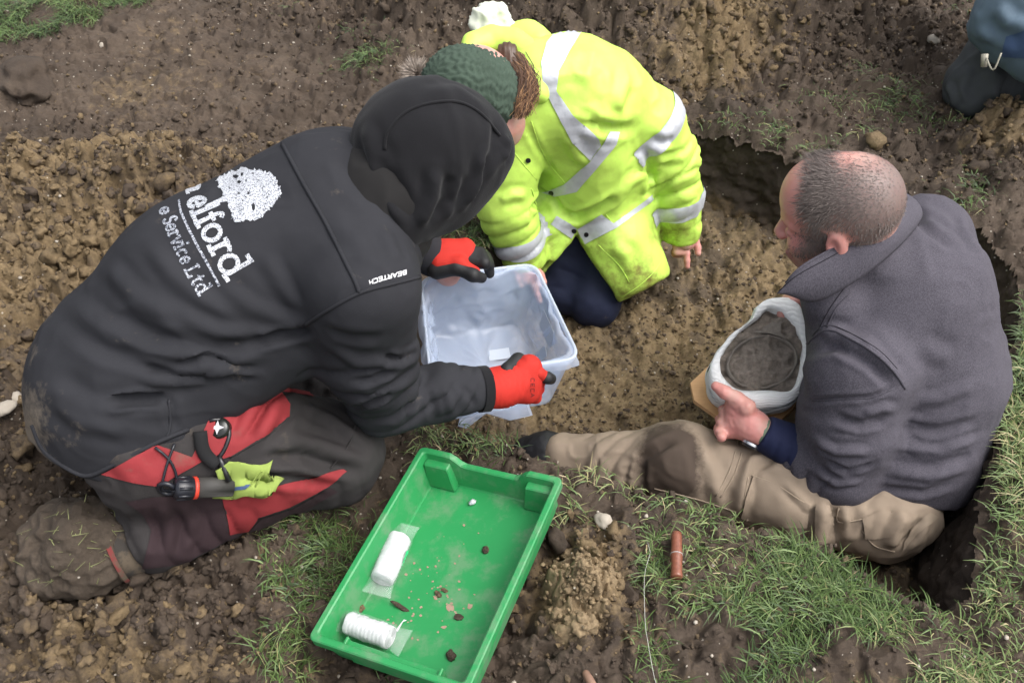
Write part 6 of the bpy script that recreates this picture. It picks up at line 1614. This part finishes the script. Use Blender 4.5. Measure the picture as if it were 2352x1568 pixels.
def storage_box():
    C = [V(-.194, 1.472, .13), V(-.156, 1.178, .13), V(.136, 1.275, .09), V(.050, 1.545, .11)]
    cen = sum(C) / 4; nz = unit(np.cross(C[2] - C[0], C[3] - C[1])); nz = nz if nz[2] > 0 else -nz
    T = thing('storage_box', cen - nz * .165, 'translucent plastic storage box held tilted in red-gloved hands', 'box')
    def ring(t, grow=0., r=.035):
        k = (1 - .13 * t); return quad_ring([cen + (c - cen) * k + unit(c - cen) * grow - nz * .165 * t for c in C], r)
    v, f = ring_loft([ring(t) for t in np.linspace(.03, .97, 14)] + [ring(1, -.006), ring(1, -.02, .03)], True); o = obj('box_wall', v, f, M_pp, T)
    v, f = ring_loft([ring(.10, .006), ring(.0, .007), ring(-.01, .003), ring(.0, -.001), ring(.05, -.001)]); obj('rim', v, f, M_rimpp, T)
    # liner bag
    B = thing('plastic_bag', cen - nz * .15, 'thin clear plastic bag lining the storage box', 'bag')
    rg = []
    for t in np.linspace(-.10, 1, 30):
        r = ring(max(t, 0) * .97, -.007 if t >= 0 else .014 * (-t / .1) * 2 - .006); 
        if t < 0: r = r + nz * (.012 * math.sin(min(1, -t / .1) * 3.14)) - nz * .02 * (-t / .1)
        rg.append(r)
    n = len(rg[0]); c0 = rg[-1].mean(0)
    for k in (.85, .65, .45, .25, .08): rg.append(c0 + (rg[29] - c0) * k)
    v, f = ring_loft(rg, True)
    w = v + .02 * np.stack([noise3(v, 14, 1), noise3(v, 14, 2), noise3(v, 14, 3)], 1)
    cr = (1 - np.abs(noise3(w, 16, 5)) * 2.2) * .010 + (1 - np.abs(noise3(w, 34, 6)) * 2.2) * .006
    d = cen - nz * .08 - v; d /= np.maximum(np.linalg.norm(d, axis=1), 1e-6)[:, None]
    v = v + d * np.maximum(cr + .003, 0.0)[:, None]
    obj('bag_sheet', v, f, M_bag, B)
    # slack corner hanging below the near edge
    hp = [z4([(q)])[0] for q in ((640, 1320), (960, 1290), (1000, 1360), (830, 1420), (650, 1385), (500, 1460), (435, 1465), (450, 1420))]
    g = [at(x, y, -.035) + V(0, 0, .01 * math.sin(i * 2.1)) for i, (x, y) in enumerate(hp)]
    o = obj('bag_corner', g, [tuple(range(len(g)))], M_bag, B); m = o.modifiers.new('solid', 'SOLIDIFY'); m.thickness = .001
    # paper slips in the box
    def slip(pl, up, lab):
        q = z4(pl); tr_ = BVHTree.FromPolygons([tuple(p) for p in box_v], [tuple(a) for a in box_f])
        P3 = [lay(tr_, x, y, up) for x, y in q]
        o = obj('paper_slip', P3, [tuple(range(len(P3)))], M_paper, None, False); m = o.modifiers.new('solid', 'SOLIDIFY'); m.thickness = .0006; tag(o, lab, 'paper slip'); return o
    vv, ff = ring_loft([ring(t) for t in np.linspace(.0, .97, 10)] + [ring(1, -.02, .03)], True); 
    # far walls and floor only, so that the slips land inside
    keep = [a for a in ff if True]; box_v, box_f = vv, []
    for a in ff:
        p = vv[list(a)]; c = p.mean(0); nn = np.cross(p[1] - p[0], p[2] - p[0]); nn = nn if nn @ (cen - nz * .08 - c) > 0 else -nn
        if len(a) > 4 or nn @ (CAMP - c) > 0: box_f.append(a)
    slip([(660, 925), (815, 903), (830, 980), (670, 1003)], .014, 'white paper slip lying on the bottom of the storage box')
    slip([(1122, 580), (1232, 830), (1160, 868), (1090, 700)], .012, 'lined pale paper slip against the right wall of the storage box')
    slip([(1035, 940), (1130, 850), (1145, 930), (1080, 985)], .012, 'pale three-cornered paper slip near the right front corner of the storage box')
storage_box()

# ---- bandaged block with the buried pot, on its board
M_band = cloth('bandage_white', (.78, .79, .78), .95, .06, mud=.66, mudcol=(.30, .25, .18), mudscale=16, weave=650, wstr=.6)
M_ply, t_, b_ = nt('plywood'); co_ = texco(t_); mpn = N_(t_, 'ShaderNodeMapping'); mpn.inputs['Scale'].default_value = (6, 40, 6); t_.links.new(co_, mpn.inputs['Vector'])
t_.links.new(mix(t_, noise_n(t_, mpn.outputs[0], 4, 5), (.46, .25, .11), (.62, .38, .19)), b_.inputs['Base Color']); b_.inputs['Roughness'].default_value = .7
M_potsoil = soil_mat('pot_fill_soil', dark=(.36, .31, .26), clay=(.46, .39, .31), speck=False, grit=1.3)
M_pot = soil_mat('pot_rim_clay', dark=(.21, .19, .165), clay=(.27, .24, .20), speck=False, grit=.4)
t_ = M_band.node_tree; b_ = t_.nodes['Principled BSDF']; wv_ = N_(t_, 'ShaderNodeTexWave'); wv_.bands_direction = 'Z'; wv_.inputs['Scale'].default_value = 55; wv_.inputs['Distortion'].default_value = 6; wv_.inputs['Detail'].default_value = 3
t_.links.new(texco(t_), wv_.inputs['Vector']); pb = b_.inputs['Normal'].links[0].from_socket; bump(t_, b_, wv_.outputs['Fac'], .35, .003, pb)
pc_ = b_.inputs['Base Color'].links[0].from_socket; t_.links.new(mix(t_, ramp(t_, wv_.outputs['Fac'], [(.0, .0), (.5, 1.)]), mix(t_, .10, pc_, (.30, .30, .29)), pc_), b_.inputs['Base Color'])
def urn():
    C = at(1745, 828, .035); n = unit(V(-.10, -.42, .90))
    def onp(px, py, lift=0.):
        r = ray(px, py); t = ((C - CAMP) @ n) / (r @ n); return CAMP + t * r + n * lift
    out = zu([(1170, 300), (1110, 160), (980, 122), (850, 150), (740, 220), (690, 320), (500, 490), (350, 700), (322, 850), (380, 990), (480, 1060), (650, 1100), (850, 1100), (1020, 1060), (1130, 960), (1200, 780), (1215, 520)])
    inn = zu([(1085, 430), (960, 290), (830, 245), (745, 330), (690, 380), (560, 485), (432, 650), (420, 750), (470, 870), (600, 958), (850, 965), (1040, 950), (1110, 830), (1140, 640), (1120, 520)])
    def res(pl, m=110):
        P = np.array(spline([onp(*p) for p in pl], .003, True)); c = C
        u = unit(np.cross(n, V(0, 1, 0))); w = np.cross(n, u); a = np.arctan2((P - c) @ w, (P - c) @ u); o = np.argsort(a); a = a[o]; P = P[o]
        th = np.linspace(-math.pi, math.pi, m, endpoint=False); A = np.r_[a - 2 * math.pi, a, a + 2 * math.pi]; Q = np.concatenate([P, P, P])
        return np.stack([np.interp(th, A, Q[:, i]) for i in range(3)], 1)
    O, I = res(out), res(inn); m = len(O)
    T = thing('bandaged_pot_block', C - n * .13, 'white bandaged soil block with the rim of an old pot, held on the lap', 'pot')
    rings = []
    for s, lift in ((-.02, -.018), (.0, -.006), (.10, .002), (.35, .005), (.7, .003), (.93, -.006), (.98, -.020)):
        rings.append(I + (O - I) * s + n * lift)
    for t in np.linspace(.1, 1, 14): rings.append(O + (C - O) * (.02 + .20 * t ** 1.6) - n * (.02 + .105 * t) + (O - C) * .04 * math.sin(t * 3.1))
    v, f = ring_loft(rings); nr = len(rings)
    N = Surf(v, np.array(f)).normals(); k = np.repeat(np.arange(nr), m)
    lay_ = np.sin(np.arange(nr * m) / m * 2.6 + 2.5 * noise3(v, 12, 3)); v = v + N * (.0022 * lay_ + .003 * noise3(v, 26, 4))[:, None]
    S = Surf(v, np.array(f)); bd = surf_obj('bandage', S, M_band, T)
    for j, (t0, off) in enumerate(((.25, .0), (.5, .004), (.72, -.003), (.9, .002))):            # strip edges wound round the side
        ln = [O[i] + (C - O[i]) * (.02 + .20 * t0 ** 1.6) * 1.0 - n * (.02 + .105 * t0 + .008 * math.sin(i * .11 + j * 2)) + (O[i] - C) * (.04 * math.sin(t0 * 3.1) + .012) for i in range(m)]
        
        wv = []; wf = []
        for i in range(m):
            for s_, lift in ((0, 0.), (.25, .0022), (.75, .0022), (1, 0.)):
                t1 = t0 - .17 + .34 * s_ + .05 * math.sin(i * 6.2832 / m * 2 + j * 1.9)
                wv.append(O[i] + (C - O[i]) * (.02 + .20 * max(t1, 0) ** 1.6) - n * (.02 + .105 * t1) + unit(O[i] - C) * (.09 * .04 * math.sin(max(t1, 0) * 3.1) + .0030 + .0008 * j + lift + .0014 * math.sin(i * .7 + j)))
        for i in range(m):
            for s_ in range(3): i2 = (i + 1) % m; wf.append((i * 4 + s_, i2 * 4 + s_, i2 * 4 + s_ + 1, i * 4 + s_ + 1))
        obj('bandage_strip', wv, wf, M_band, bd)
    # soil inside
    rr = [I * .5 + I * .5 - n * .016 + (I - C) * .03]
    for s in np.linspace(.96, .04, 34): rr.append(C + (I - C) * s - n * .014)
    v, f = ring_loft(rr, True)
    v = v + n[None] * (.010 * noise3(v, 28, 5) + .009 * noise3(v, 62, 6) + .005 * noise3(v, 120, 7))[:, None]
    o = obj('soil_fill', v, f, M_potsoil, T, True, {'clay': .3 * noise3(v, 20, 8) + .1})
    # pot rim: an oval ring standing a little out of the soil
    ov = [onp(*zu([(792 + 300 * math.cos(t) - 0 * math.sin(t), 700 + 225 * math.sin(t) - 30 * math.cos(t))])[0], -.008) for t in np.linspace(0, 6.2832, 90)[:-1]]
    ov = np.array(ov); cc = ov.mean(0); prof = ((1.05, -.012), (1.04, -.001), (1.0, .002), (.955, -.001), (.94, -.012)); rg = [cc + (ov - cc) * s + n * l for s, l in prof]
    v, f = ring_loft(rg); v = v + .0012 * np.stack([noise3(v, 60, 1), noise3(v, 60, 2), noise3(v, 60, 3)], 1)
    obj('pot_rim', v, f, M_pot, T, True, {'clay': .4 * noise3(v, 25, 4)})
    gp = [onp(*p, -.006) for p in zu([(700, 455), (790, 395), (900, 350), (985, 340), (960, 400), (970, 455), (1040, 530), (960, 500), (850, 465)])]
    tr_ = BVHTree.FromPolygons([tuple(p) for p in gp], [tuple(range(len(gp)))])
    patch('pot_shoulder', tr_, zu([(700, 455), (790, 395), (900, 350), (985, 340), (960, 400), (970, 455), (1040, 530), (960, 500), (850, 465)]), M_pot, T, .0012, 4)
    # plywood board
    bp = [at(*p, -.075) for p in zu([(330, 735), (160, 895), (193, 1045), (430, 1215), (900, 1260), (1080, 1100), (1150, 700), (800, 500)])]
    o = obj('plywood_board', bp, [tuple(range(len(bp)))], M_ply, None, False); md = o.modifiers.new('solid', 'SOLIDIFY'); md.thickness = .010; md.offset = -1
    tag(o, 'orange-brown plywood board under the bandaged pot', 'board')
urn()
